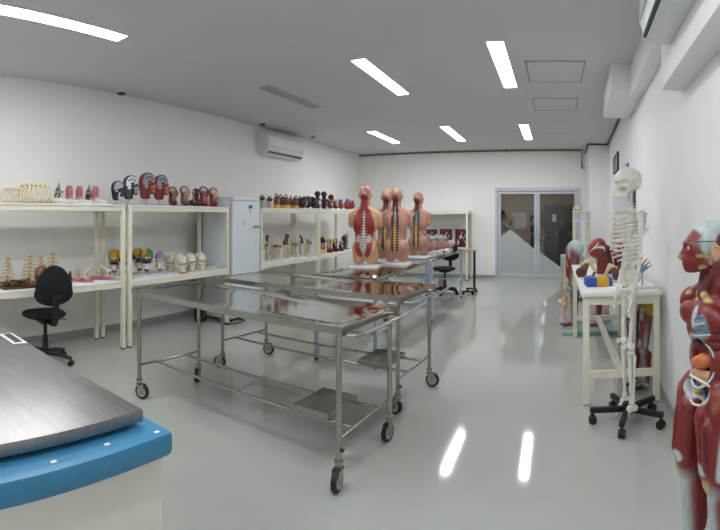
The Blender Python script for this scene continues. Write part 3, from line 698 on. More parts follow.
for s in (-1, 1):
    b = MB(); b.tube([(s * 0.015, 0.09, 1.525), (s * 0.07, 0.10, 1.545), (s * 0.12, 0.05, 1.55), (s * 0.165, 0.0, 1.54)], [0.010, 0.008, 0.008, 0.010], 7); b.build('clavicle', M_bonew, t)
    b = MB(); b.prism([(s * 0.06, 1.52), (s * 0.13, 1.525), (s * 0.135, 1.48), (s * 0.075, 1.37)], -0.10, -0.092, 'y'); b.tube([(s * 0.065, -0.10, 1.49), (s * 0.12, -0.10, 1.52), (s * 0.17, -0.04, 1.54)], [0.008, 0.009, 0.012], 7); b.build('scapula', M_bonew, t)
    sculpt('humerus', [('e', (s * 0.172, -0.025, 1.505), 0.024, M_bonew), ('c', (s * 0.175, -0.03, 1.49), (s * 0.178, -0.035, 1.235), 0.014, 0.0125, M_bonew), ('e', (s * 0.178, -0.035, 1.222), (0.030, 0.018, 0.018), M_bonew)], 0.006, parent=t)
    for nm, dx in (('radius', 0.016), ('ulna', -0.014)):
        b = MB(); b.tube([(s * (0.178 + dx), -0.03, 1.205), (s * (0.178 + dx * 1.5), -0.01, 1.10), (s * (0.176 + dx), 0.02, 0.985)], [0.012, 0.0075, 0.011], 8); b.build(nm, M_bonew, t)
    b = MB(); c0 = Vector((s * 0.176, 0.025, 0.965))
    for k in range(7): b.ell(c0 + Vector(((k % 4 - 1.5) * 0.011, 0.002 * (k % 2), -0.012 * (k // 4))), 0.0085, n=8, h=6)
    for k in range(5):
        f0 = c0 + Vector(((k - 2) * 0.012, 0.004, -0.025)); L = (0.060, 0.078, 0.083, 0.078, 0.064)[k]; dz = Vector(((k - 2) * 0.10, 0.18 if k else 0.45, -1)).normalized()
        j0 = 0
        for a_, b_ in ((0, 0.5), (0.55, 0.92), (0.97, 1.3), (1.35, 1.55)): b.tube([f0 + dz * L * a_ * 1.1, f0 + dz * L * b_ * 1.1], [0.006, 0.0052], 7)
    b.build('hand', M_bonew, t)
    sculpt('femur', [('e', (s * 0.085, 0.0, 0.985), 0.024, M_bonew), ('c', (s * 0.088, 0, 0.98), (s * 0.13, -0.005, 0.955), 0.014, 0.018, M_bonew), ('c', (s * 0.128, -0.005, 0.96), (s * 0.085, 0.012, 0.60), 0.017, 0.016, M_bonew), ('e', (s * 0.068, 0.008, 0.575), (0.024, 0.030, 0.026), M_bonew), ('e', (s * 0.104, 0.008, 0.575), (0.024, 0.030, 0.026), M_bonew)], 0.007, parent=t)
    b = MB(); b.ell((s * 0.086, 0.05, 0.575), (0.020, 0.010, 0.022)); b.build('patella', M_bonew, t)
    sculpt('tibia', [('e', (s * 0.086, 0.005, 0.525), (0.040, 0.028, 0.022), M_bonew), ('c', (s * 0.082, 0.012, 0.51), (s * 0.08, 0.0, 0.19), 0.019, 0.012, M_bonew), ('e', (s * 0.078, 0, 0.17), (0.021, 0.020, 0.022), M_bonew)], 0.007, parent=t)
    b = MB(); b.tube([(s * 0.122, -0.012, 0.515), (s * 0.115, -0.01, 0.35), (s * 0.105, -0.005, 0.165)], [0.011, 0.0065, 0.011], 8); b.build('fibula', M_bonew, t)
    fp = [('e', (s * 0.08, -0.025, 0.128), (0.020, 0.028, 0.026), M_bonew), ('e', (s * 0.08, 0.012, 0.125), (0.023, 0.028, 0.030), M_bonew)]
    for k in range(5): fp.append(('c', (s * (0.08 + (k - 2) * 0.009), 0.022, 0.115), (s * (0.082 + (k - 2) * 0.013), 0.075 - 0.004 * k, 0.030 + 0.005 * k), 0.0095, 0.007, M_bonew))
    sculpt('foot', fp, 0.006, parent=t)
sculpt('pelvis', [('e', (0, -0.04, 1.03), (0.045, 0.022, 0.06), M_bonew), ('e', (0.095, -0.012, 1.075), (0.022, 0.062, 0.058), M_bonew, (0, 0.4, 0.35)), ('e', (-0.095, -0.012, 1.075), (0.022, 0.062, 0.058), M_bonew, (0, -0.4, -0.35)),
    ('e', (0.095, 0, 0.985), (0.032, 0.036, 0.036), M_bonew), ('e', (-0.095, 0, 0.985), (0.032, 0.036, 0.036), M_bonew), ('c', (0.09, 0.02, 0.985), (0.0, 0.055, 0.965), 0.014, 0.014, M_bonew), ('c', (-0.09, 0.02, 0.985), (0.0, 0.055, 0.965), 0.014, 0.014, M_bonew),
    ('c', (0.075, -0.015, 0.96), (0.055, 0.0, 0.915), 0.016, 0.014, M_bonew), ('c', (-0.075, -0.015, 0.96), (-0.055, 0.0, 0.915), 0.016, 0.014, M_bonew), ('c', (0.055, 0, 0.915), (0.012, 0.05, 0.95), 0.011, 0.011, M_bonew), ('c', (-0.055, 0, 0.915), (-0.012, 0.05, 0.95), 0.011, 0.011, M_bonew)], 0.008, parent=t)

# ================================================================== the muscle figure
t = thing('muscle_figure', 'tall red muscle man figure with opened belly at the right edge', 'anatomical figure', (0.60, 1.76, 0), R(104))
b = MB(); b.box((-0.16, -0.12, 0), (0.16, 0.23, 0.04), bev=0.008); b.build('base', M_white, t)
L, T_, F_, D_, O_ = M_red, M_tend, M_fat, M_redd, M_skin
P = []
hy = -0.012
# head, turned a little to its right so that it shows in profile
H = [('e', (0, hy - 0.015, 1.405), (0.078, 0.100, 0.085), T_), ('e', (0, hy + 0.045, 1.38), (0.062, 0.055, 0.070), L), ('e', (0, hy + 0.055, 1.335), (0.050, 0.048, 0.052), L),
     ('e', (0, hy + 0.072, 1.298), (0.028, 0.030, 0.016), L), ('c', (0.04, hy + 0.01, 1.325), (0.022, hy + 0.066, 1.298), 0.016, 0.014, L), ('c', (-0.04, hy + 0.01, 1.325), (-0.022, hy + 0.066, 1.298), 0.016, 0.014, L),
     ('c', (0, hy + 0.098, 1.378), (0, hy + 0.110, 1.347), 0.009, 0.013, L), ('e', (0, hy + 0.115, 1.345), (0.013, 0.012, 0.010), O_),
     ('e', (0, hy + 0.096, 1.322), (0.022, 0.012, 0.007), L), ('e', (0, hy + 0.094, 1.310), (0.019, 0.012, 0.007), L), ('e', (0, hy + 0.092, 1.398), (0.045, 0.014, 0.010), L),
     ('E', (0, hy + 0.06, 1.425), (0.060, 0.055, 0.028), L), ('E', (0.075, hy - 0.045, 1.405), (0.03, 0.035, 0.04), L), ('E', (-0.075, hy - 0.045, 1.405), (0.03, 0.035, 0.04), L),
     ('E', (0.07, hy + 0.022, 1.39), (0.03, 0.025, 0.035), T_), ('E', (-0.07, hy + 0.022, 1.39), (0.03, 0.025, 0.035), T_), ('E', (0.06, hy + 0.03, 1.352), (0.02, 0.035, 0.007), F_), ('E', (-0.06, hy + 0.03, 1.352), (0.02, 0.035, 0.007), F_),
     ('E', (-0.05, hy + 0.035, 1.305), (0.02, 0.018, 0.010), F_), ('E', (-0.066, hy + 0.0, 1.325), (0.02, 0.016, 0.02), M_skin)]
def turn(p, a, c=(0.0, hy - 0.01)):
    return (c[0] + (p[0] - c[0]) * cos(a) - (p[1] - c[1]) * sin(a), c[1] + (p[0] - c[0]) * sin(a) + (p[1] - c[1]) * cos(a) + 0.02, p[2])
HA = R(-20)
P += [(h[0], turn(h[1], HA), turn(h[2], HA), *h[3:]) if h[0] in 'cC' else (h[0], turn(h[1], HA), h[2], h[3], (0, 0, HA)) for h in H]
P += [('c', (0, -0.02, 1.32), (0, -0.03, 1.20), 0.052, 0.062, L), ('c', (0.03, 0.01, 1.29), (0.015, 0.045, 1.20), 0.018, 0.016, D_), ('c', (-0.03, 0.01, 1.29), (-0.015, 0.045, 1.20), 0.018, 0.016, D_)]
for s in (-1, 1):
    fw = 0.035 if s > 0 else 0.01          # its right leg stands a little ahead
    P += [('c', (s * 0.03, -0.04, 1.24), (s * 0.15, -0.02, 1.165), 0.04, 0.045, L), ('e', (s * 0.175, -0.02, 1.145), (0.052, 0.058, 0.062), L), ('e', (s * 0.075, 0.045, 1.115), (0.082, 0.034, 0.052), L),
          ('c', (s * 0.185, -0.03, 1.14), (s * 0.20, -0.085, 0.93), 0.044, 0.034, L), ('c', (s * 0.20, -0.085, 0.91), (s * 0.205, -0.05, 0.70), 0.036, 0.022, D_), ('e', (s * 0.20, -0.09, 0.915), (0.03, 0.03, 0.03), T_),
          ('e', (s * 0.208, -0.035, 0.655), (0.016, 0.032, 0.042), D_),
          ('c', (s * 0.088, -0.01, 0.80), (s * 0.082, 0.015 + fw, 0.52), 0.090, 0.060, L), ('c', (s * 0.128, 0.02, 0.79), (s * 0.115, 0.03 + fw, 0.56), 0.055, 0.042, L), ('c', (s * 0.06, 0.055, 0.75), (s * 0.065, 0.042 + fw, 0.545), 0.052, 0.040, L), ('c', (s * 0.09, 0.06, 0.72), (s * 0.09, 0.05 + fw, 0.58), 0.050, 0.040, L),
          ('c', (s * 0.135, -0.045, 0.86), (s * 0.13, -0.02 + fw, 0.58), 0.040, 0.028, T_), ('e', (s * 0.082, 0.032 + fw, 0.505), (0.048, 0.040, 0.046), T_), ('e', (s * 0.082, 0.062 + fw, 0.512), (0.024, 0.016, 0.026), F_),
          ('c', (s * 0.085, -0.01 + fw, 0.44), (s * 0.085, -0.01 + fw, 0.14), 0.058, 0.030, L), ('c', (s * 0.08, 0.022 + fw, 0.46), (s * 0.083, 0.012 + fw, 0.13), 0.034, 0.024, T_), ('c', (s * 0.105, -0.03 + fw, 0.42), (s * 0.10, -0.028 + fw, 0.28), 0.044, 0.028, L), ('c', (s * 0.065, -0.03 + fw, 0.42), (s * 0.072, -0.028 + fw, 0.26), 0.044, 0.028, L),
          ('e', (s * 0.085, -0.015 + fw, 0.085), (0.036, 0.045, 0.043), T_), ('c', (s * 0.088, 0.0 + fw, 0.078), (s * 0.10, 0.125 + fw, 0.064), 0.032, 0.022, D_), ('c', (s * 0.105, -0.02, 0.88), (s * 0.125, 0.05, 0.80), 0.032, 0.02, F_),
          ('E', (s * 0.115, 0.085 + fw * 0.5, 0.67), (0.008, 0.04, 0.10), D_), ('C', (s * 0.16, 0.03, 0.82), (s * 0.155, 0.04 + fw, 0.56), 0.022, 0.026, T_), ('E', (s * 0.07, 0.08 + fw, 0.565), (0.03, 0.04, 0.022), T_), ('C', (s * 0.03, 0.07, 0.77), (s * 0.10, 0.10, 0.62), 0.006, 0.006, D_)]
P += [('e', (0, -0.01, 1.08), (0.145, 0.095, 0.125), L), ('e', (0, -0.015, 0.95), (0.130, 0.088, 0.13), L), ('e', (0, -0.02, 0.85), (0.132, 0.095, 0.085), L), ('e', (0.06, -0.075, 0.82), (0.075, 0.055, 0.075), L), ('e', (-0.06, -0.075, 0.82), (0.075, 0.055, 0.075), L),
      ('E', (0, 0.09, 1.14), (0.018, 0.03, 0.07), T_), ('C', (0.03, 0.05, 1.195), (0.15, 0.035, 1.195), 0.020, 0.020, M_cream2), ('C', (-0.03, 0.05, 1.195), (-0.15, 0.035, 1.195), 0.020, 0.020, M_cream2),
      ('E', (-0.055, 0.085, 1.085), (0.045, 0.04, 0.05), M_tendg), ('E', (0, 0.085, 0.95), (0.088, 0.06, 0.105), T_), ('E', (0, 0.09, 0.948), (0.078, 0.065, 0.092), D_), ('E', (0, 0.085, 0.835), (0.095, 0.06, 0.05), T_), ('E', (0, 0.085, 0.84), (0.082, 0.065, 0.042), D_)]
sculpt('body', P, 0.0065, smooth=4, dents=[((s_ * 0.085, 0.105, 0.67), (0.010, 0.06, 0.14), (0, -0.016, 0)) for s_ in (-1, 1)] + [((s_ * 0.145, 0.03, 0.70), (0.05, 0.012, 0.16), (-s_ * 0.014, 0, 0)) for s_ in (-1, 1)] + [((s_ * 0.215, 0.0, 1.09), (0.05, 0.012, 0.06), (-s_ * 0.012, 0, 0)) for s_ in (-1, 1)] + [((s_ * 0.115, 0.05, 1.0 + 0.035 * k_), (0.05, 0.06, 0.010), (-s_ * 0.008, -0.004, 0)) for s_ in (-1, 1) for k_ in range(3)] + [((0, 0.09, 0.95), (0.085, 0.08, 0.10), (0, -0.075, 0)), ((0, 0.085, 0.84), (0.085, 0.075, 0.045), (0, -0.06, 0)), (turn((-0.028, hy + 0.098, 1.382), HA), (0.016, 0.02, 0.011), (-0.004, -0.011, 0)), (turn((0.028, hy + 0.098, 1.382), HA), (0.016, 0.02, 0.011), (-0.004, -0.011, 0))], parent=t)
for s in (-1, 1):
    b = MB(); b.ell(turn((s * 0.027, hy + 0.083, 1.382), HA), 0.0105, M_bonew, 12, 8); b.ell(turn((s * 0.028, hy + 0.0925, 1.382), HA), (0.005, 0.004, 0.005), M_darkgrey, 8, 6); b.build('eye', None, t)
    b = MB(); b.tube([(s * 0.076, hy - 0.005, 1.335), (s * 0.080, hy - 0.016, 1.352), (s * 0.086, hy - 0.028, 1.378), (s * 0.084, hy - 0.012, 1.392), (s * 0.080, hy + 0.004, 1.384), (s * 0.079, hy + 0.004, 1.365)], [0.007, 0.006, 0.006, 0.006, 0.005, 0.004], 7)
    b.ell((s * 0.079, hy - 0.008, 1.365), (0.005, 0.016, 0.026)); b.v = [turn(q, HA) for q in b.v]; b.build('ear', M_skin, t)
b = MB(); b.tube([(0.077 * cos(a), hy - 0.010 + 0.105 * sin(a), 1.408) for a in [2 * pi * k / 28 for k in range(28)]], 0.0016, 5, closed=True); b.v = [turn(q, HA) for q in b.v]; b.build('skull_cap_seam', M_darkgrey, t)
b = MB(); b.tube([(-0.005 + 0.085 * cos(a), 0.074 - 0.035 * abs(cos(a)) ** 2, 0.948 + 0.10 * sin(a)) for a in [2 * pi * k / 26 for k in range(26)]], 0.0045, 7, closed=True); b.build('cavity_rim', M_tend, t)
b = MB(); b.tube([(0.09 * cos(a), 0.080 - 0.045 * abs(cos(a)) ** 2, 0.835 + 0.052 * sin(a)) for a in [2 * pi * k / 26 for k in range(26)]], 0.005, 7, closed=True); b.build('pelvic_rim', M_bonew, t)
sculpt('stomach', [('e', (-0.01, 0.035, 0.945), (0.052, 0.038, 0.032), M_orange, (0, 0.4, 0)), ('e', (0.03, 0.04, 0.93), (0.030, 0.03, 0.026), M_orange)], 0.007, parent=t)
sculpt('liver', [('e', (0.02, 0.02, 0.995), (0.06, 0.04, 0.026), M_maroon), ('e', (-0.03, 0.025, 1.00), (0.035, 0.03, 0.02), M_maroon)], 0.007, parent=t)
sculpt('intestine', [('c', (-0.05, 0.035, 0.895), (0.05, 0.035, 0.885), 0.02, 0.02, M_skin), ('c', (0.05, 0.035, 0.885), (0.01, 0.04, 0.865), 0.018, 0.018, M_skinp), ('c', (0.01, 0.04, 0.865), (-0.045, 0.03, 0.862), 0.018, 0.018, M_skin)], 0.007, parent=t)
b = MB(); b.tube([(-0.03, 0.03, 0.87), (-0.02, 0.05, 0.85), (0.01, 0.045, 0.83), (0.03, 0.05, 0.81)], 0.008, 7); b.build('vessel', M_nerve, t)
b = MB(); b.tube([(0.03, 0.03, 0.87), (0.02, 0.055, 0.85), (-0.02, 0.045, 0.83), (-0.04, 0.045, 0.80)], 0.006, 7); b.build('vessel', M_bluev, t)
for k in range(4):
    b = MB(); b.tube([(-0.095 + 0.002 * k, 0.06, 1.13 - 0.022 * k), (-0.06, 0.088, 1.125 - 0.022 * k), (-0.025, 0.092, 1.11 - 0.02 * k)], 0.0035, 6); b.build('vein', M_bluev if k % 2 == 0 else M_tend, t)
b = MB(); b.tube([(-0.17, 0.02, 0.73), (-0.12, 0.062, 0.715), (-0.05, 0.085, 0.72), (0.02, 0.08, 0.735)], 0.0025, 5); b.build('thigh_seam', M_darkgrey, t)

# ================================================================== torsos on the long table
def torso_prims(S, flay):
    P = [('e', (0, 0, 0.10), (0.150, 0.110, 0.12), S), ('e', (0.07, -0.045, 0.115), (0.08, 0.08, 0.105), S), ('e', (-0.07, -0.045, 0.115), (0.08, 0.08, 0.105), S), ('c', (0.078, 0, 0.06), (0.078, 0, 0.0), 0.078, 0.074, S), ('c', (-0.078, 0, 0.06), (-0.078, 0, 0.0), 0.078, 0.074, S),
         ('c', (0, 0.0, 0.16), (0, 0, 0.28), 0.122, 0.105, S), ('e', (0, 0.0, 0.27), (0.130, 0.095, 0.16), S), ('e', (0, 0, 0.40), (0.146, 0.105, 0.17), S), ('e', (0.07, -0.04, 0.42), (0.08, 0.07, 0.14), S), ('e', (-0.07, -0.04, 0.42), (0.08, 0.07, 0.14), S),
         ('c', (0.03, -0.02, 0.575), (0.145, -0.01, 0.515), 0.052, 0.052, S), ('c', (-0.03, -0.02, 0.575), (-0.145, -0.01, 0.515), 0.052, 0.052, S), ('c', (0.155, -0.01, 0.505), (0.172, -0.005, 0.40), 0.050, 0.038, S), ('c', (-0.155, -0.01, 0.505), (-0.172, -0.005, 0.40), 0.050, 0.038, S),
         ('c', (0, -0.015, 0.58), (0, -0.005, 0.70), 0.064, 0.052, S), ('e', (0, -0.005, 0.765), (0.076, 0.092, 0.095), S), ('e', (0, 0.04, 0.72), (0.058, 0.05, 0.075), S), ('e', (0, 0.092, 0.735), (0.012, 0.016, 0.016), S), ('e', (0.075, -0.005, 0.745), (0.012, 0.018, 0.028), S), ('e', (-0.075, -0.005, 0.745), (0.012, 0.018, 0.028), S)]
    if flay:
        P += [('E', (-0.065, -0.10, 0.40), (0.062, 0.08, 0.21), M_redb, (0, 0.12, 0)), ('E', (0.065, -0.10, 0.40), (0.062, 0.08, 0.21), M_redb, (0, -0.12, 0)), ('E', (0.06, -0.1, 0.12), (0.040, 0.09, 0.11), M_redb, (0, 0.25, 0)), ('E', (-0.06, -0.1, 0.12), (0.040, 0.09, 0.11), M_redb, (0, -0.25, 0)),
              ('C', (0, -0.10, 0.50), (0, -0.075, 0.72), 0.07, 0.045, M_redb), ('E', (0.03, -0.06, 0.80), (0.05, 0.07, 0.055), M_pink), ('E', (0.065, -0.09, 0.235), (0.03, 0.06, 0.045), M_tend), ('E', (-0.065, -0.09, 0.235), (0.03, 0.06, 0.045), M_tend)]
    else:
        P += [('C', (0, -0.11, 0.10), (0, -0.12, 0.45), 0.046, 0.052, M_redd), ('C', (0, -0.12, 0.45), (0, -0.07, 0.70), 0.052, 0.040, M_redd), ('E', (0, -0.085, 0.735), (0.035, 0.04, 0.03), M_brownm)]
    return P
ME_T1 = sculpt('body', torso_prims(M_skin, True), 0.009, smooth=8, dents=[((0, -0.12, 0.40), (0.035, 0.08, 0.34), (0, 0.02, 0))], me_only=True)
ME_T2 = sculpt('body', torso_prims(M_skinp, False), 0.009, smooth=8, dents=[((0, -0.13, 0.38), (0.04, 0.09, 0.36), (0, 0.03, 0))], me_only=True)
def back_line(k):
    # spine line just inside the surface of the back, z from 0.07 to 0.68
    z = 0.07 + 0.61 * k; y = -0.085 - 0.028 * sin(k * 2 * pi * 1.0 + 0.2) * 0.6 + (0.055 * max(0, k - 0.72) / 0.28)
    return (0, y, z)
def torso(label, loc, rz, flay, blue=False):
    t = thing('torso_model', label, 'torso', loc, rz, group='torso models standing with their backs to the viewer')
    b = MB(); b.box((-0.17, -0.13, 0), (0.17, 0.13, 0.028), bev=0.01); b.build('base', M_white, t)
    obj('body', ME_T1 if flay else ME_T2, t, (0, 0, 0.108))
    off = Vector((0, 0, 0.108)); pts = [Vector(back_line(k / 10)) + off for k in range(11)]
    if flay:
        vertebrae(pts, 20, 0.012, M_bone, spin=1.5, side=3.2).build('spine', None, t)
        for s in (-1, 1):
            b = MB(); b.tube([pts[0] + Vector((s * 0.012, -0.012, 0.0)), pts[1] + Vector((s * 0.03, -0.02, 0.02)), pts[3] + Vector((s * 0.02, -0.02, 0))], [0.008, 0.012, 0.004], 7); b.build('sacral_tendon', M_tend, t)
        b = MB(); b.ell((0.032, -0.05, 0.915), (0.045, 0.045, 0.05)); b.build('brain', M_pink, t)
    else:
        vertebrae(pts, 20, 0.012, M_bone, spin=0.9, side=3.0).build('spine', None, t)
        b = MB(); b.tube([p + Vector((0, -0.022, 0)) for p in pts[:6]], [0.010] * 6, 8); b.build('spinal_cord', M_nerve, t)
        if blue:
            for k in range(6):
                p = pts[5] + (pts[8] - pts[5]) * (k / 5) + Vector((0.0, -0.024, 0)); b = MB(); b.box(p - Vector((0.022, 0.01, 0.010)), p + Vector((0.022, 0.008, 0.010)), bev=0.004); b.build('vertebra', mat('pale_blue', '#7d9fb8', 0.4), t)
        else:
            b = MB(); b.tube([p + Vector((0.0, -0.021, 0)) for p in pts[5:10]], [0.008] * 5, 8); b.build('spinal_cord', M_tendg, t)
    return t
def toward(px): return -ang(px)                # turn so that the back faces the camera
torso('tan torso with red flayed back muscles, nearest on the long table', (-2.20, 5.19, 0.90), toward(364) - 0.22, True)
torso('pink torso with yellow cord in its opened back, in front of its twin', (-1.955, 5.62, 0.90), toward(396) - 0.25, False)
torso('pink torso half hidden behind the second torso', (-2.20, 5.93, 0.90), toward(384) - 0.25, False)
torso('pink torso with pale blue vertebrae, last of the row', (-1.985, 6.68, 0.90), toward(418) - 0.35, False, True)
# lumpy organ models
def organ_block(label, loc, rz, sc, top=True):
    t = thing('organ_model', label, 'organ model', loc, rz, scale=sc, group='lumpy organ models on white trays')
    b = MB(); b.box((-0.16, -0.16, 0), (0.16, 0.16, 0.06), bev=0.012); bo = b.build('tray', M_white, t)
    b = MB(); b.box((-0.03, -0.165, 0.018), (0.03, -0.158, 0.045)); b.build('grip_hole', M_black, bo, smooth=False)
    b = MB(); b.box((0.158, -0.03, 0.018), (0.165, 0.03, 0.045)); b.build('grip_hole', M_black, bo, smooth=False)
    pr = []
    rnd = random.Random(3)
    for k in range(14):
        a = rnd.random() * 6.28; r = 0.09 * rnd.random() ** 0.5
        pr.append(('e', (r * cos(a), r * sin(a), 0.12 + 0.10 * rnd.random()), (0.055, 0.055, 0.045), M_pink))
    pr += [('e', (0, 0, 0.15), (0.13, 0.13, 0.10), M_pink)]
    sculpt('organ_mass', pr, 0.010, smooth=2, parent=t)
    sculpt('grey_cover', [('e', (0.0, 0.0, 0.235), (0.115, 0.10, 0.045), M_tendg), ('e', (0.05, -0.05, 0.235), (0.06, 0.06, 0.045), M_tendg), ('e', (-0.05, 0.03, 0.25), (0.06, 0.06, 0.04), M_tendg)], 0.009, parent=t)
    b = MB(); b.cyl((0.01, 0.0, 0.25), (0.02, 0.01, 0.315), 0.022, 0.018, n=10); b.build('stump', M_pink2, t)
    return t
o1 = organ_block('lumpy pink and grey organ model right behind the last torso', (-1.98, 7.12, 0.90), 0.1, 1.05)
dup(o1, (-1.95, 7.52, 0.90), -0.2, 'lumpy pink and grey organ model, middle of the three on trays', 1.0)
dup(o1, (-1.95, 7.90, 0.90), 0.3, 'lumpy pink and grey organ model farthest from the torsos', 0.95)
t = thing('heart_model', 'small pink and red organ model at the far end of the tables', 'organ model', (-1.93, 8.38, 0.90), 0)
b = MB(); b.lathe([(0.09, 0), (0.09, 0.02), (0.03, 0.03)], n=16); b.build('base', M_white, t)
sculpt('organ', [('e', (-0.05, 0, 0.09), (0.07, 0.06, 0.06), M_brownm), ('e', (0.05, 0, 0.11), (0.07, 0.06, 0.075), M_pink2), ('c', (0, 0, 0.03), (0, 0, 0.09), 0.03, 0.03, M_redd)], 0.012, parent=t)
b = MB(); b.tube([(0.09, -0.03, 0.03), (0.10, -0.03, 0.1)], 0.012, 6); b.build('vessel', M_maroon, t)

# ================================================================== models on the shelves
# ---------------- ribcages lying on the first unit
def lying_ribcage(label, y, sc, rz=0):
    t = thing('ribcage_model', label, 'ribcage', (-4.50, y, SZ_T + 0.075 * sc), (pi / 2, 0, rz), group='ribcages on the shelf', scale=sc)
    ribcage(t, -0.16, 0.13, 0.125, 0.115, 0.0065, mat('rib_bone', '#d8c69f', 0.5, var=0.12, scale=30), 9)
    vertebrae([(0, -0.055, -0.2), (0, -0.06, 0.0), (0, -0.06, 0.16)], 14, 0.013, M_boneY).build('spine', None, t)
    return t
lying_ribcage('smaller bone ribcage at the left end of the top shelf', sy(13, -4.5), 0.86, 0.2)
lying_ribcage('larger bone ribcage lying beside the foot models', sy(33, -4.5), 1.15, -0.15)
t = thing('sternum_model', 'flat bone rib plate lying against the larger ribcage', 'bone model', (-4.42, sy(50, -4.42), SZ_T), R(10))
b = MB(); b.tube([(0, -0.08, 0.03), (0, 0.0, 0.055), (0, 0.10, 0.03)], [0.018, 0.022, 0.012], 8); b.build('sternum', M_bone, t)
for k in range(5):
    for s in (-1, 1):
        b = MB(); y = -0.06 + 0.035 * k; b.tube([(s * 0.015, y, 0.048), (s * 0.06, y + 0.01, 0.06), (s * 0.10, y + 0.025, 0.035), (s * 0.115, y + 0.03, 0.006)], 0.006, 6); b.build('rib', M_bone, t)
# ---------------- foot and ankle models
def foot_model(label, px, tall, X=-4.5):
    t = thing('foot_model', label, 'foot model', (X, sy(px, X), SZ_T), FRONT + 0.35, scale=1.22, group='foot and ankle models')
    if tall:
        pr = [('c', (0, -0.05, 0.05), (0, -0.045, 0.12), 0.035, 0.030, M_tendg), ('c', (0, -0.045, 0.12), (0, -0.035, 0.205), 0.028, 0.006, M_tendg), ('e', (0, -0.05, 0.03), (0.034, 0.042, 0.03), M_bonew), ('c', (0, -0.02, 0.035), (0, 0.09, 0.018), 0.032, 0.018, M_bonew), ('E', (0.03, -0.03, 0.10), (0.025, 0.03, 0.06), M_redd)]
    else:
        pr = [('c', (0, -0.03, 0.05), (0, -0.03, 0.13), 0.034, 0.040, M_pinkbase), ('C', (-0.03, 0.0, 0.06), (-0.03, 0.02, 0.18), 0.03, 0.03, M_bone), ('e', (0, -0.045, 0.028), (0.032, 0.04, 0.028), M_bonew), ('c', (0, -0.02, 0.035), (0.005, 0.10, 0.016), 0.032, 0.018, M_bonew), ('E', (0, 0.03, 0.04), (0.02, 0.05, 0.02), M_tendg)]
    sculpt('foot', pr, 0.009, smooth=2, parent=t)
    b = MB(); b.box((-0.045, -0.09, 0), (0.045, 0.115, 0.008), bev=0.002); b.build('base', M_redd if tall else M_white, t)
    b = MB(); b.cyl((0, -0.03, 0.155 if not tall else 0.10), (0, -0.03, 0.171 if not tall else 0.12), 0.026 if not tall else 0.038, 0.026 if not tall else 0.040, n=14); b.build('cut_face', M_pinkbase if not tall else M_tendg, t)
    for k in range(5):
        b = MB(); b.ell(((k - 2) * 0.011, 0.105 - 0.006 * abs(k - 1), 0.016), (0.007, 0.014, 0.008), n=8, h=6); b.build('toe', M_bonew, t)
foot_model('tall pointed grey foot model next to the ribcages', 62, True)
foot_model('grey and red foot model second from the ribcages', 72, False)
foot_model('cream and red foot model in the middle of the foot row', 82, False)
foot_model('pointed grey foot model second from the right of the foot row', 92.5, True, -4.58)
foot_model('cream and red foot model at the right end of the foot row', 98, False, -4.42)
# ---------------- head half sections on stands
HEADP = [(-0.085, 0.09), (-0.10, 0.15), (-0.105, 0.22), (-0.085, 0.285), (-0.04, 0.32), (0.02, 0.325), (0.07, 0.30), (0.095, 0.255), (0.10, 0.215), (0.125, 0.165), (0.108, 0.155), (0.112, 0.135), (0.105, 0.12), (0.108, 0.10), (0.085, 0.075), (0.03, 0.085), (0.015, 0.06), (0.01, 0.02), (-0.07, 0.02)]
def round_outline(poly, k=4):
    out = []; n = len(poly)
    for i in range(n):
        p0, p1, p2, p3 = poly[i - 1], poly[i], poly[(i + 1) % n], poly[(i + 2) % n]
        for j in range(k):
            u = j / k
            out.append(tuple(0.5 * (2 * p1[d] + (p2[d] - p0[d]) * u + (2 * p0[d] - 5 * p1[d] + 4 * p2[d] - p3[d]) * u * u + (3 * p1[d] - p0[d] - 3 * p2[d] + p3[d]) * u ** 3) for d in (0, 1)))
    return out
HEADP = round_outline(HEADP)
def inset(poly, c, k): return [(c[0] + (p[0] - c[0]) * k, c[1] + (p[1] - c[1]) * k) for p in poly]
BRAINP = [(-0.085, 0.20), (-0.07, 0.265), (-0.03, 0.30), (0.02, 0.303), (0.065, 0.275), (0.08, 0.235), (0.05, 0.215), (0.0, 0.205), (-0.05, 0.185)]
BRAINP = round_outline(BRAINP)
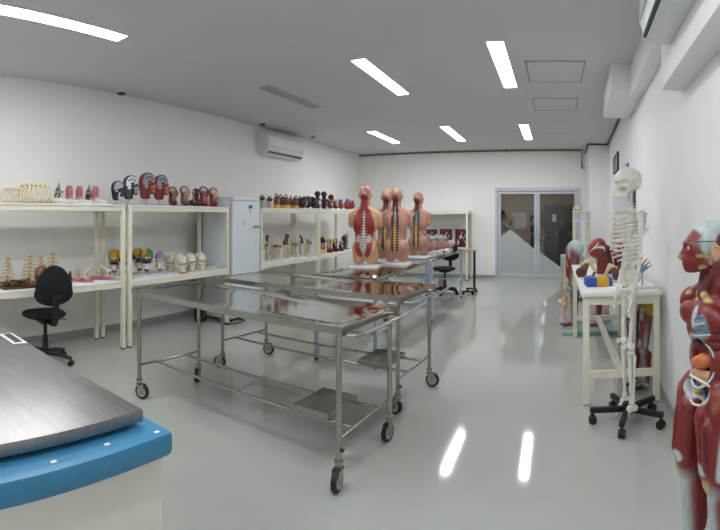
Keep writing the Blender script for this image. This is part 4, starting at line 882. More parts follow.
def half_head(label, loc, sc, mh, mb_, mi, mr, rz=0.0):
    # profile in the y-z plane, cut face towards +x, nose towards +y
    t = thing('head_section_model', label, 'head model', loc, rz, scale=sc, group='half head sections on stands')
    zo = 0.06
    def up(p): return [(y, z + zo) for y, z in p]
    b = MB(); b.prism(up(HEADP), -0.025, 0.02, 'x'); b.prism(up(inset(HEADP, (-0.01, 0.18), 0.93)), -0.052, -0.024, 'x'); b.prism(up(inset(HEADP, (-0.01, 0.18), 0.78)), -0.072, -0.051, 'x'); b.build('half_head', mh, t)
    b = MB(); b.prism(up(inset(BRAINP, (0, 0.245), 1.12)), 0.015, 0.028, 'x'); bo = b.build('brain', mb_, t)
    for k in range(5):
        a0 = R(20 + 32 * k); c = Vector((0.029, -0.005 + 0.055 * cos(a0), 0.232 + zo + 0.042 * sin(a0)))
        g = MB(); g.tube([c + Vector((0, -0.018, 0)), c + Vector((0.002, 0, 0.008)), c + Vector((0, 0.018, -0.004))], 0.005, 5); g.build('fold', mi, bo)
    b = MB(); b.prism(up([(-0.03, 0.215), (0.0, 0.235), (0.04, 0.225), (0.02, 0.205), (-0.01, 0.20)]), 0.027, 0.034, 'x'); b.build('brain_stem', mi, t)
    b = MB(); b.prism(up([(-0.075, 0.155), (-0.045, 0.185), (-0.015, 0.165), (-0.04, 0.14)]), 0.018, 0.030, 'x'); b.build('cerebellum', mb_, t)
    b = MB(); b.prism(up([(0.03, 0.165), (0.095, 0.19), (0.11, 0.165), (0.09, 0.145), (0.04, 0.14)]), 0.018, 0.027, 'x'); b.build('nasal_cavity', mr, t)
    b = MB(); b.prism(up([(0.035, 0.13), (0.095, 0.135), (0.09, 0.095), (0.045, 0.095)]), 0.018, 0.028, 'x'); b.build('tongue', mr, t)
    b = MB(); b.tube([(0.025, 0.02, zo + 0.14), (0.025, 0.0, zo + 0.09), (0.025, -0.005, zo + 0.025)], 0.012, 8); b.build('throat', mi, t)
    b = MB(); b.cyl((0, -0.03, 0.012), (0, -0.03, zo + 0.03), 0.009, n=10); b.build('stand_post', M_alu, t)
    b = MB(); b.box((-0.07, -0.09, 0), (0.07, 0.07, 0.014), bev=0.004); b.build('stand_base', mat('stand_base', '#6d6f70', 0.4), t)
    return t
XH = -4.45
half_head('black and grey head half section left of the white brain one', (XH, sy(118, XH), SZ_T), 0.74, M_black, M_lgrey, M_tend, M_darkgrey)
half_head('head half section with bright white brain on black', (XH, sy(131, XH), SZ_T), 0.93, M_darkgrey, M_paper, M_black, M_lgrey)
half_head('large red head half section with grey brain, left of its twin', (XH, sy(148, XH), SZ_T), 1.06, M_red, M_tendg, M_red, M_orange)
half_head('large red head half section with grey brain, right of its twin', (XH, sy(161.5, XH), SZ_T), 1.02, M_red, M_tendg, M_redd, M_orange)
# ---------------- small head-and-neck busts
def bust(label, px, sc, ms, mc, X=-4.45, rz=0.6):
    t = thing('bust_model', label, 'bust', (X, sy(px, X), SZ_T), FRONT + rz, scale=sc, group='small head and neck busts')
    pr = [('e', (0, -0.01, 0.215), (0.055, 0.066, 0.060), ms), ('e', (0, 0.03, 0.185), (0.042, 0.042, 0.055), mc), ('e', (0, 0.07, 0.185), (0.010, 0.012, 0.014), mc), ('e', (0, 0.05, 0.145), (0.025, 0.024, 0.015), mc), ('c', (0, -0.015, 0.17), (0, -0.02, 0.09), 0.040, 0.045, ms),
          ('c', (-0.03, -0.015, 0.085), (-0.085, -0.01, 0.055), 0.035, 0.036, mc), ('c', (0.03, -0.015, 0.085), (0.085, -0.01, 0.055), 0.035, 0.036, ms), ('e', (0, 0.01, 0.05), (0.085, 0.05, 0.045), ms), ('E', (0.05, 0.0, 0.22), (0.03, 0.04, 0.04), M_tend), ('E', (0.04, 0.03, 0.12), (0.012, 0.03, 0.05), M_tend), ('E', (-0.04, 0.05, 0.19), (0.02, 0.03, 0.03), M_fat)]
    sculpt('bust', pr, 0.009, smooth=2, dents=[((0.02, 0.07, 0.2), (0.014, 0.02, 0.012), (0, -0.012, 0)), ((-0.02, 0.07, 0.2), (0.014, 0.02, 0.012), (0, -0.012, 0))], parent=t)
    for s in (-1, 1):
        b = MB(); b.ell((s * 0.055, 0.0, 0.195), (0.007, 0.014, 0.020), n=8, h=6); b.build('ear', mc, t)
    b = MB(); b.box((-0.095, -0.065, 0), (0.095, 0.065, 0.016), bev=0.004); b.build('base', M_maroon, t)
    b = MB(); b.tube([(-0.02, 0.045, 0.14), (-0.03, 0.03, 0.10), (-0.05, 0.04, 0.05)], 0.006, 6); b.build('vein', M_bluev, t)
bust('brownish bust half hidden behind the large red heads', 173, 0.98, M_brownm, M_orange, -4.58)
bust('tan and red bust with pale cheek beside the large heads', 185, 1.0, M_brownm, M_skin)
bust('grey-backed red bust, left of the last three', 196, 0.92, M_redd, M_redd, rz=-0.4)
bust('red bust in the middle of the last three', 204, 1.05, M_redb, M_redb)
bust('red bust with cream side, rightmost near the fridge', 213.5, 1.02, M_redb, M_cream2)
# ---------------- coloured skulls, white skulls
def skull_thing(name, label, me, px, X, z, rz, stand, sc=1.0, mstand=None, group='skulls on the lower shelf'):
    t = thing(name, label, 'skull', (X, sy(px, X), z), FRONT + rz, scale=sc, group=group)
    h = 0.075 if stand else 0.0
    obj('skull', me, t, (0, 0, h))
    if stand:
        b = MB(); b.cyl((0, -0.01, 0.01), (0, -0.01, h + 0.06), 0.007, n=8); b.build('stand_post', M_alu, t)
        b = MB(); b.box((-0.05, -0.06, 0), (0.05, 0.05, 0.012), bev=0.003); b.build('stand_base', M_wplast if mstand is None else mstand, t)
        b = MB(); b.tube([(-0.02, 0.04, h - 0.01), (0, 0.06, h - 0.025), (0.02, 0.04, h - 0.01)], 0.012, 7); b.build('loose_jaw', M_brown2, t)
    return t
MC = [('E', (0.03, 0.0, 0.17), (0.085, 0.085, 0.08), M_yellow), ('E', (-0.06, -0.05, 0.18), (0.05, 0.06, 0.06), M_green), ('E', (0, -0.09, 0.12), (0.06, 0.05, 0.05), M_redd), ('E', (0, 0.07, 0.075), (0.06, 0.03, 0.022), M_redd), ('E', (0.06, 0.02, 0.11), (0.03, 0.03, 0.025), M_purple), ('E', (-0.06, 0.02, 0.11), (0.03, 0.03, 0.025), M_purple)]
MC2 = [('E', (0.045, 0.02, 0.18), (0.06, 0.07, 0.06), M_yellow), ('E', (-0.05, -0.02, 0.17), (0.06, 0.075, 0.07), M_green), ('E', (0, -0.09, 0.12), (0.06, 0.05, 0.05), M_purple), ('E', (0, 0.07, 0.08), (0.06, 0.03, 0.022), M_redd), ('E', (0.06, 0.02, 0.115), (0.03, 0.03, 0.028), M_purple), ('E', (-0.06, 0.03, 0.11), (0.03, 0.04, 0.025), M_redd)]
MC3 = [('E', (0.02, 0.03, 0.17), (0.06, 0.05, 0.07), M_lilac), ('E', (-0.05, -0.03, 0.17), (0.06, 0.06, 0.08), M_yellow), ('E', (-0.055, -0.06, 0.14), (0.03, 0.035, 0.035), M_green), ('E', (0.06, 0.0, 0.12), (0.04, 0.05, 0.04), M_redb), ('E', (0, 0.06, 0.08), (0.06, 0.04, 0.05), M_bone), ('E', (0.06, 0.02, 0.15), (0.02, 0.03, 0.02), M_bluev)]
ME_C1 = skull_mesh('skull', M_yellow, M_bonew, M_bonew, extra=MC); ME_C2 = skull_mesh('skull', M_green, M_bonew, M_bonew, extra=MC2); ME_C3 = skull_mesh('skull', M_lilac, M_bone, M_bone, extra=MC3)
skull_thing('painted_skull', 'yellow painted skull on a stand seen left of the shelf posts', ME_C1, 114.5, -4.62, SZ_L, -0.7, True, 1.15)
skull_thing('painted_skull', 'yellow painted skull half hidden by the shelf posts', ME_C1, 124, -4.50, SZ_L, -0.5, True, 1.15)
skull_thing('painted_skull', 'green painted skull on a stand right of the shelf posts', ME_C2, 138, -4.62, SZ_L, -0.3, True, 1.15)
skull_thing('painted_skull', 'yellow and green painted skull in front of its neighbours', ME_C2, 147, -4.45, SZ_L, -0.8, True, 1.15)
skull_thing('painted_skull', 'lilac, red and yellow painted skull next to the white skulls', ME_C3, 160, -4.45, SZ_L, -0.8, True, 0.98)
skull_thing('white_skull', 'bone-white skull half hidden behind the lilac painted one', ME_SKULL, 170, -4.62, SZ_L, -0.6, False, 1.05)
skull_thing('white_skull', 'bone-white skull nearest the shelf front with orange teeth tray', ME_SKULL, 181, -4.42, SZ_L, -0.5, False, 1.1)
skull_thing('white_skull', 'bone-white skull second from the right', ME_SKULL, 190.5, -4.48, SZ_L, -0.45, False, 1.1)
skull_thing('white_skull', 'bone-white skull at the right end of the skull row', ME_SKULL, 200.5, -4.48, SZ_L, -0.35, False, 1.1)
t = thing('teeth_tray', 'small orange tray in front of the white skulls', 'tray', (-4.29, sy(183.5, -4.29), SZ_L), 0.2)
b = MB(); b.box((-0.03, -0.05, 0), (0.03, 0.05, 0.02), bev=0.006); b.build('tray', M_orange, t)
b = MB(); b.tube([(0.0, -0.035, 0.02), (0.02, 0, 0.024), (0.0, 0.035, 0.02)], 0.008, 6); b.build('tooth_row', M_bonew, t)
t = thing('hand_bones', 'loose pale hand bones lying right of the white skulls', 'bones', (-4.45, sy(215, -4.45), SZ_L), 1.4)
for k in range(5):
    for a, c in ((0.0, 0.06), (0.065, 0.105), (0.11, 0.14)):
        b = MB(); d = Vector((cos(0.25 * (k - 2)), sin(0.25 * (k - 2)), 0)); p = Vector((0, (k - 2) * 0.016, 0.014)); z = Vector((0, 0, 0.018 * sin(pi * a / 0.14)))
        b.tube([p + d * a + z, p + d * (a + c) / 2 + z, p + d * c + z], [0.012, 0.007, 0.010], 7); b.build('finger_bone', M_bone, t)
b = MB(); b.tube([(-0.16, -0.01, 0.014), (-0.08, 0.0, 0.016), (-0.02, 0, 0.016)], [0.014, 0.010, 0.014], 8); b.build('wrist_bone', M_bone, t)
# ---------------- lower shelf of the first unit
def spine_model(label, px, X, sc):
    t = thing('spine_model', label, 'spine model', (X, sy(px, X), SZ_L), FRONT - 0.9, scale=sc, group='small spinal column models')
    b = MB(); b.box((-0.06, -0.05, 0), (0.06, 0.05, 0.012), bev=0.003); b.build('base', M_bone, t)
    vertebrae([(0, 0, 0.02), (0, 0.012, 0.10), (0, -0.012, 0.20), (0, 0.0, 0.27)], 13, 0.016, M_boneY, side=0.8).build('column', None, t)
    for k in range(6):
        z = 0.05 + 0.036 * k; wd = 0.10 - 0.009 * k
        for s in (-1, 1):
            b = MB(); b.tube([(0, 0, z), (s * wd * 0.5, 0.012, z + 0.006), (s * wd, 0.018, z - 0.012)], [0.011, 0.009, 0.006], 6); b.build('side_branch', M_boneY, t)
    b = MB(); b.ell((0, 0, 0.278), (0.035, 0.022, 0.012)); b.build('top_vertebra', M_boneY, t)
spine_model('spinal column model at the far left of the lower shelf', 8, -4.62, 1.0)
spine_model('spinal column model with branches left of the dark skull', 30, -4.62, 1.08)
spine_model('smaller spinal column model directly behind the dark skull', 41, -4.70, 1.0)
spine_model('spinal column model between the dark skull and the chair back', 53, -4.66, 1.12)
ME_DK = skull_mesh('skull', M_brown2, M_brown2, M_brown, extra=[])
skull_thing('old_skull', 'old dark brown skull on the lower shelf behind the chair', ME_DK, 41, -4.42, SZ_L, -0.9, False, 0.98, group='old bones')
rnd = random.Random(11)
t = thing('bone_tray', 'shallow tray for old brown bones on the lower shelf', 'tray', (-4.42, sy(18, -4.42), SZ_L), 0)
b = MB(); b.box((-0.12, -0.20, 0), (0.12, 0.20, 0.006)); 
b.box((-0.12, -0.20, 0), (-0.114, 0.20, 0.022)); b.box((0.114, -0.20, 0), (0.12, 0.20, 0.022)); b.box((-0.12, -0.20, 0), (0.12, -0.194, 0.022)); b.box((-0.12, 0.194, 0), (0.12, 0.20, 0.022)); b.build('pan', M_brown, t, smooth=False)
bone_me = []
for L_, r_ in ((0.12, 0.012), (0.09, 0.014), (0.15, 0.010)):
    b = MB(); b.tube([(-L_ / 2, 0, 0), (-L_ * 0.3, 0, 0.004), (L_ * 0.3, 0, 0.004), (L_ / 2, 0, 0)], [r_, r_ * 0.6, r_ * 0.6, r_], 8); b.ell((-L_ / 2, r_ * 0.6, 0), r_ * 1.1, n=8, h=6); b.ell((L_ / 2, r_ * 0.5, 0), r_ * 1.1, n=8, h=6)
    bone_me.append((b.mesh('old_bone', M_brown), b.mesh('old_bone', M_brown2)))
cy = sy(18, -4.42)
for k in range(30):
    o = obj('old_bone', bone_me[k % 3][rnd.random() < 0.45], None, (-4.42 + rnd.uniform(-0.075, 0.075), cy + rnd.uniform(-0.15, 0.15), SZ_L + 0.024 + 0.017 * (k // 9)), (rnd.uniform(-0.25, 0.25), rnd.uniform(-0.2, 0.2), rnd.uniform(0, 3.1)))
    tag(o, 'old brown bone in the heap on the lower shelf tray', 'bone', 'heap of old brown bones')
def joint_model(label, px, X, rz, kind=0):
    t = thing('joint_model', label, 'joint model', (X, sy(px, X), SZ_L), FRONT + rz - 0.6, scale=1.25, group='small joint models on pink bases')
    b = MB(); b.lathe([(0.052, 0), (0.054, 0.008), (0.05, 0.022), (0.042, 0.026)], n=18); b.build('base', M_pinkbase, t)
    sculpt('upper_bone', [('c', (0.0, -0.02, 0.085), (0.02, 0.05, 0.135), 0.014, 0.010, M_bone), ('e', (-0.005, -0.028, 0.08), (0.024, 0.024, 0.022), M_bone)], 0.007, parent=t)
    sculpt('lower_bone', [('c', (0.0, 0.0, 0.02), (-0.01, -0.025, 0.055), 0.013, 0.016, M_boneY), ('e', (-0.012, -0.03, 0.06), (0.022, 0.02, 0.014), M_brown2)], 0.007, parent=t)
    b = MB(); b.tube([(0.03, 0.0, 0.03), (0.028, -0.02, 0.07), (0.02, 0.01, 0.115)], 0.0055, 6); b.build('ligament', M_bonew, t)
    b = MB(); b.tube([(-0.03, 0.0, 0.03), (-0.03, -0.01, 0.075), (0.0, 0.01, 0.115)], 0.0055, 6); b.build('ligament', M_bonew, t)
joint_model('small joint model on pink base closest to the chair back', 78, -4.52, 0.2)
joint_model('small joint model on pink base, front one of the three', 88, -4.40, 0.9)
joint_model('small joint model on pink base behind the front one', 95.5, -4.56, -0.5)
joint_model('small joint model with long bone on pink base by the shelf post', 106, -4.45, -1.1)
t = thing('muscle_piece', 'small dark red muscle piece peeking out beside the chair back', 'muscle model', (-4.6, sy(69.5, -4.6), SZ_L), 0)
sculpt('muscle', [('c', (0, 0, 0.03), (0.0, 0.01, 0.10), 0.03, 0.014, M_redd), ('e', (0, 0, 0.02), (0.04, 0.035, 0.02), M_maroon)], 0.009, parent=t)
b = MB(); b.cyl((0, 0.011, 0.10), (0, 0.014, 0.13), 0.008, n=8); b.build('tendon', M_bone, t)
# paper sheets lying on the shelf boards
for lab, px, X, z, L_ in (('white paper sheet under the small joint models', 92, -4.34, SZ_L, 0.55), ('white paper sheet in front of the painted skulls', 143, -4.31, SZ_L, 0.34), ('bluish paper sheet in front of the lilac skull', 163, -4.31, SZ_L, 0.24),
                          ('white paper sheet under the foot models on the top shelf', 80, -4.32, SZ_T, 0.6), ('white paper sheet under the first head sections', 127, -4.33, SZ_T, 0.3), ('white paper sheet under the dark specimens of the third unit', 307, -4.33, SZ_T, 0.6)):
    b = MB(); b.box((-0.07, -L_ / 2, 0), (0.07, L_ / 2, 0.0025)); o = b.build('paper_sheet', M_paper, None, smooth=False, loc=(X, sy(px, X), z)); tag(o, lab, 'paper', 'paper sheets on the shelves')
# ---------------- third unit, top: jars and brown specimens
def box_specimen(label, px, X, mb_, hh):
    t = thing('boxed_specimen', label, 'specimen', (X, sy(px, X), SZ_T), 0.1, group='boxed specimens beside the fridge')
    b = MB(); b.box((-0.055, -0.055, 0), (0.055, 0.055, hh), bev=0.008); b.build('block', mb_, t)
    sculpt('specimen', [('e', (0, 0, hh + 0.03), (0.055, 0.06, 0.035), M_maroon), ('c', (0.0, -0.03, hh + 0.03), (0.01, -0.05, hh + 0.08), 0.022, 0.012, M_brownm), ('c', (0.0, 0.02, hh + 0.03), (-0.01, 0.05, hh + 0.09), 0.022, 0.014, M_maroon), ('c', (0, 0, hh - 0.01), (0, 0, hh + 0.03), 0.03, 0.03, M_brownm)], 0.010, parent=t)
    b = MB(); b.tube([(0.02, 0.0, hh + 0.05), (0.03, 0.01, hh + 0.10)], 0.009, 6); b.build('vessel', M_bone, t)
box_specimen('pale green block with dark specimen on top beside the fridge', 262, -4.42, M_grn, 0.125)
box_specimen('pale pink block with dark specimen next to the green one', 269.5, -4.42, M_pink2, 0.115)
def brown_col(label, px, X, sc, rz):
    t = thing('muscle_column', label, 'muscle model', (X, sy(px, X), SZ_T), rz, scale=sc, group='brown muscle columns on yellow bases')
    b = MB(); b.lathe([(0.055, 0), (0.058, 0.012), (0.05, 0.05), (0.045, 0.06)], n=16); b.build('base', M_nerve, t)
    sculpt('muscle', [('c', (-0.012, 0, 0.05), (-0.015, 0.005, 0.17), 0.032, 0.028, M_brownm), ('c', (0.018, 0.01, 0.05), (0.02, 0.01, 0.18), 0.028, 0.026, M_brownm), ('e', (0, 0, 0.12), (0.05, 0.045, 0.06), M_brownm), ('E', (0.045, 0.0, 0.11), (0.02, 0.02, 0.05), M_pink)], 0.010, parent=t)
    b = MB(); b.cyl((-0.01, 0, 0.17), (-0.01, 0, 0.215), 0.016, 0.019, n=10); b.build('bone_end', M_bone, t)
    b = MB(); b.ell((-0.01, 0, 0.215), (0.026, 0.022, 0.013)); b.build('bone_head', M_maroon, t)
for k, (lab, px) in enumerate((('brown muscle column on yellow base closest to the pink block', 276.5), ('brown muscle column on yellow base, second from the pink block', 281.5), ('brown muscle column on yellow base, third from the pink block', 286.5), ('brown muscle column on yellow base, fourth from the pink block', 291), ('brown muscle column on yellow base, fifth from the pink block', 295.5), ('brown muscle column on yellow base next to the dark specimens', 299.5))):
    brown_col(lab, px, -4.45 - 0.1 * (k % 2), 1.12 - 0.05 * (k > 2), 0.7 * k)
def dark_spec(label, px, X, sc, rz, top=False):
    t = thing('dark_specimen', label, 'specimen', (X, sy(px, X), SZ_T), rz, scale=sc, group='dark purple specimens on the top shelf')
    b = MB(); b.box((-0.07, -0.07, 0), (0.07, 0.07, 0.02), bev=0.004); b.build('base', M_white, t)
    pr = [('e', (0, 0, 0.11), (0.075, 0.075, 0.09), M_purple), ('e', (0.03, 0.03, 0.17), (0.05, 0.05, 0.05), M_purple), ('E', (0.06, -0.04, 0.10), (0.04, 0.05, 0.06), M_maroon), ('E', (0.05, 0.05, 0.13), (0.03, 0.03, 0.04), M_redd)]
    if top: pr += [('c', (0, 0, 0.15), (0, 0.0, 0.27), 0.05, 0.035, M_maroon), ('e', (0, 0.0, 0.31), (0.06, 0.065, 0.055), M_purple)]
    sculpt('specimen', pr, 0.011, parent=t)
    b = MB(); b.tube([(0.07, -0.03, 0.05), (0.085, 0.0, 0.11), (0.06, 0.03, 0.17)], 0.008, 6); b.build('vessel', M_pink2, t)
dark_spec('dark purple specimen at the start of the dark group', 302.5, -4.45, 1.1, 0.2)
dark_spec('dark purple specimen with pale streak, second of the dark group', 307.5, -4.5, 1.2, 1.0)
dark_spec('dark purple specimen at the shelf joint', 314, -4.42, 1.15, 2.0)
dark_spec('tall dark purple specimen with round head, left of its twin', 317.5, -4.6, 1.05, 0.3, True)
dark_spec('tall dark purple specimen with round head, right of its twin', 324, -4.55, 1.05, -0.2, True)
t = thing('star_model', 'small white star-shaped model between the dark specimens', 'model', (-4.36, sy(320, -4.36), SZ_T), 0)
b = MB(); st = []
for k in range(10):
    a = pi / 2 + pi * k / 5; r = 0.05 if k % 2 == 0 else 0.022; st.append((r * cos(a), 0.14 + r * sin(a)))
b.prism(st, -0.008, 0.008, 'x'); b.build('star', M_paper, t, smooth=False)
b = MB(); b.cyl((0, 0, 0.008), (0, 0, 0.12), 0.005, n=8); b.lathe([(0.035, 0), (0.035, 0.008), (0.01, 0.012)], n=14); b.build('stand', M_alu, t)
# fourth unit, top
t = thing('ball_model', 'dark ball on a thin stand on the top shelf', 'model', (-4.5, sy(331, -4.5), SZ_T), 0)
b = MB(); b.ell((0, 0, 0.27), 0.062, M_maroon, 16, 10); b.build('ball', None, t)
b = MB(); b.cyl((0, 0, 0.01), (0, 0, 0.215), 0.01, n=8); b.lathe([(0.06, 0), (0.06, 0.012), (0.02, 0.02)], n=16); b.build('stand', M_darkgrey, t)
def heart(label, px, X, z, sc, ma, mb_, rz=0):
    t = thing('heart_model', label, 'heart model', (X, sy(px, X), z), rz, scale=sc, group='heart models')
    b = MB(); b.box((-0.06, -0.06, 0), (0.06, 0.06, 0.025), bev=0.005); b.build('base', M_white, t)
    sculpt('heart', [('e', (0, 0, 0.09), (0.062, 0.07, 0.062), ma), ('e', (0.0, 0.04, 0.075), (0.045, 0.045, 0.045), ma), ('c', (0, -0.01, 0.02), (0, 0, 0.06), 0.02, 0.03, ma), ('c', (-0.02, -0.02, 0.13), (-0.025, -0.03, 0.175), 0.022, 0.018, mb_), ('c', (0.02, 0.01, 0.13), (0.0, 0.035, 0.165), 0.018, 0.015, mb_), ('E', (0.05, -0.03, 0.1), (0.03, 0.03, 0.04), M_pink)], 0.010, parent=t)
    b = MB(); b.tube([(0.0, -0.04, 0.13), (0.02, -0.02, 0.175), (0.0, 0.03, 0.18)], 0.012, 7); b.build('vessel', mb_, t)
heart('brownish heart model beside the dark ball', 330.5, -4.34, SZ_T, 1.1, M_maroon, M_redd)
heart('brownish-pink heart model right of the dark ball', 335.5, -4.45, SZ_T, 1.25, M_redd, M_pink)
heart('heart model with blue vessels and tan front', 341, -4.45, SZ_T, 1.25, M_brownm, M_bluev, 0.4)
heart('red heart model with blue vessel beside the flayed torso', 347, -4.45, SZ_T, 1.35, M_redb, M_bluev, 1.0)
heart('red heart model touching the flayed torso outline', 351.5, -4.34, SZ_T, 1.15, M_redb, M_redd, 2.0)
# ---------------- third unit, lower shelf: bone and joint models on stands
def bone_stand(label, px, X, v, sc):
    t = thing('bone_model', label, 'bone model', (X, sy(px, X), SZ_L), FRONT + 0.5 * v, scale=sc, group='upright bone models on the lower shelf')
    b = MB(); b.box((-0.04, -0.04, 0), (0.04, 0.04, 0.010), bev=0.002); b.build('base', M_wplast, t)
    c1 = (M_bone, M_bone, M_boneY, M_bonew)[v % 4]; c2 = (M_orange, M_redd, M_bone, M_maroon)[v % 4]
    b = MB(); b.tube([(0, 0, 0.01), (0.004, 0.01, 0.08), (0, 0, 0.15)], [0.016, 0.010, 0.018], 8); b.build('lower_bone', c1, t)
    b = MB(); b.tube([(0.02, 0.01, 0.01), (0.022, 0.012, 0.13)], [0.008, 0.008], 7); b.build('side_bone', c1, t)
    sculpt('joint', [('e', (0, 0, 0.155), (0.026, 0.024, 0.022), c2), ('e', (0.015, 0.012, 0.17), (0.02, 0.02, 0.018), c1)], 0.008, parent=t)
    b = MB(); d = (-0.03, 0.03, 0.0, -0.02)[v % 4]; b.tube([(0, 0, 0.165), (d * 0.4, 0.0, 0.21), (d, 0.01, 0.26 if v % 3 else 0.225)], [0.018, 0.010, 0.016], 8); b.build('upper_bone', (c1, c2, c1, c1)[v % 4], t)
    b = MB(); b.tube([(-0.02, 0.0, 0.10), (-0.028, 0.0, 0.15), (-0.01, 0.0, 0.21)], 0.005, 6); b.build('ligament', M_tend, t)
pos = [263.5, 267, 271.5, 276, 280, 284.5, 289, 293.5, 298, 302, 306, 310, 313.5]
names = ['first', 'second', 'third', 'fourth', 'fifth', 'sixth', 'seventh', 'eighth', 'ninth', 'tenth', 'eleventh', 'twelfth']
for k, px in enumerate(pos[:12]):
    bone_stand('upright bone and joint model, %s from the fridge on the lower shelf' % names[k], px, -4.44 - 0.16 * (k % 2), k, (1.45, 1.6, 1.25, 1.4)[k % 4])
for k, px in enumerate((265.5, 273.5, 278.5, 286.5, 291, 296, 300.5, 308)):
    bone_stand('upright bone model in the rear row, %s from the fridge' % names[k], px, -4.74, k + 2, (1.5, 1.25, 1.4)[k % 3])
# ---------------- fourth unit, lower shelf
def layered(label, px, X, cols, sc):
    t = thing('layered_model', label, 'model', (X, sy(px, X), SZ_L), FRONT + 0.4, scale=sc, group='layered models on the fourth unit')
    b = MB(); b.box((-0.07, -0.05, 0), (0.07, 0.05, 0.05), bev=0.008); b.build('base', cols[0], t)
    sculpt('middle_layer', [('e', (0, 0, 0.09), (0.06, 0.05, 0.05), cols[1]), ('E', (0.03, 0.03, 0.10), (0.03, 0.03, 0.03), M_bone)], 0.010, parent=t)
    sculpt('top_layer', [('e', (-0.01, 0, 0.16), (0.045, 0.045, 0.05), cols[2]), ('E', (0.0, 0.03, 0.18), (0.025, 0.03, 0.02), M_bone)], 0.010, parent=t)
    b = MB(); b.tube([(0.04, 0.02, 0.05), (0.05, 0.03, 0.12), (0.02, 0.03, 0.19)], 0.007, 6); b.build('vessel', M_redd, t)
layered('layered model on cream base with black top, at the unit corner', 322.5, -4.45, (M_cream2, M_pink, M_black), 1.6)
layered('yellow and cream layered model second from the unit corner', 329, -4.45, (M_maroon, M_fat, M_boneY), 1.4)
layered('yellow layered model with dark base, third from the unit corner', 335, -4.45, (M_maroon, M_redd, M_fat), 1.4)
layered('pale blue and red layered model before the purple plates', 341, -4.42, (M_maroon, M_redd, mat('pale_blue', '#7d9fb8', 0.4)), 1.1)
t = thing('lung_model', 'grey and dark red lung plates standing behind the layered models', 'lung model', (-4.6, sy(345, -4.6), SZ_L), FRONT)
b = MB(); b.box((-0.12, -0.05, 0), (0.14, 0.05, 0.02), bev=0.004); b.build('base', M_darkgrey, t)
b = MB(); b.prism([(-0.10, 0.02), (-0.02, 0.02), (-0.05, 0.2), (-0.10, 0.36), (-0.13, 0.3)], -0.02, 0.02, 'y'); b.build('grey_plate', M_tendg, t, smooth=False)
sculpt('lung_half', [('e', (0.03, 0, 0.18), (0.045, 0.05, 0.15), M_maroon), ('e', (0.09, 0.0, 0.17), (0.04, 0.05, 0.14), M_redd), ('c', (0.05, 0, 0.015), (0.05, 0, 0.08), 0.03, 0.04, M_maroon)], 0.011, parent=t)
# ---------------- back-wall unit, lower shelf: dark red figures
def back_model(label, X, sc, v):
    t = thing('muscle_relief', label, 'muscle model', (X, YB - 0.40, SZ_L), pi, scale=sc, group='dark red models on the back shelf')
    b = MB(); b.box((-0.16, -0.06, 0), (0.16, 0.06, 0.02), bev=0.004); b.build('base', M_maroon, t)
    b = MB(); b.box((-0.15, -0.02, 0.02), (0.15, 0.0, 0.43)); b.build('board', M_maroon, t, smooth=False)
    sculpt('muscle', [('c', (-0.08, 0.03, 0.05), (0.03, 0.03, 0.38), 0.04, 0.035, M_redd), ('c', (0.09, 0.03, 0.05), (-0.02, 0.03, 0.36), 0.038, 0.03, M_redb), ('e', (0.02, 0.03, 0.22), (0.08, 0.04, 0.08), M_redd), ('E', (0.0, 0.06, 0.25), (0.03, 0.04, 0.05), M_pink2), ('E', (0.06, 0.06, 0.12), (0.02, 0.04, 0.06), M_tend), ('E', (-0.05, 0.06, 0.33), (0.03, 0.04, 0.03), M_bone)], 0.012, parent=t)
    b = MB(); b.tube([(-0.10, 0.03, 0.3), (-0.05, 0.05, 0.2), (-0.11, 0.03, 0.1)], 0.010, 6); b.build('tendon', M_tend, t)
back_model('dark red muscle relief on the back shelf, left one', -2.98, 0.98, 0)
back_model('dark red muscle relief on the back shelf, middle one', -2.62, 1.0, 1)
back_model('dark red muscle relief on the back shelf by the end post', -2.24, 1.0, 2)


# ================================================================== right-hand table and around it
t = thing('printed_box', 'blue and yellow flat box on the white work table', 'box', (0.37, 4.14, TZ), R(4))
b = MB(); b.box((-0.11, -0.10, 0), (-0.02, 0.10, 0.075), bev=0.008); b.build('blue_end', mat('box_blue', '#2a55a5', 0.4), t)
b = MB(); b.box((-0.02, -0.10, 0), (0.085, 0.10, 0.075), bev=0.006); b.build('yellow_side', M_yellow, t)
b = MB(); b.box((0.085, -0.10, 0), (0.115, 0.10, 0.075), bev=0.006); b.build('blue_strip', MATS['box_blue'], t)
def hip_joint(label, loc, rz, sc):
    t = thing('hip_joint_model', label, 'joint model', loc, rz, scale=sc, group='brown and beige joint models on the work table')
    b = MB(); b.box((-0.09, -0.06, 0), (0.09, 0.06, 0.015), bev=0.004); b.build('base', M_white, t)
    sculpt('muscle', [('c', (-0.06, 0, 0.04), (-0.02, 0, 0.12), 0.045, 0.035, M_brownm), ('e', (-0.06, 0, 0.06), (0.055, 0.05, 0.05), M_maroon), ('c', (0.05, 0, 0.025), (0.075, 0, 0.06), 0.015, 0.015, M_brownm)], 0.010, parent=t)
    sculpt('bone_arch', [('c', (-0.05, 0, 0.13), (0.02, 0, 0.16), 0.022, 0.024, M_boneY), ('c', (0.02, 0, 0.16), (0.075, 0, 0.06), 0.024, 0.015, M_boneY)], 0.009, parent=t)
    return t
h1 = hip_joint('brown and beige joint model at the left edge of the work table', (0.315, 4.62, TZ), 0.2, 1.05)
dup(h1, (0.52, 4.35, TZ), pi + 0.3, 'brown and beige joint model behind the skeleton ribs', 0.95)
t = thing('muscle_bust', 'upright red muscle model with white bands behind the blue box', 'muscle model', (0.46, 4.85, TZ), 0)
b = MB(); b.box((-0.09, -0.08, 0), (0.13, 0.08, 0.015), bev=0.004); b.build('base', M_white, t)
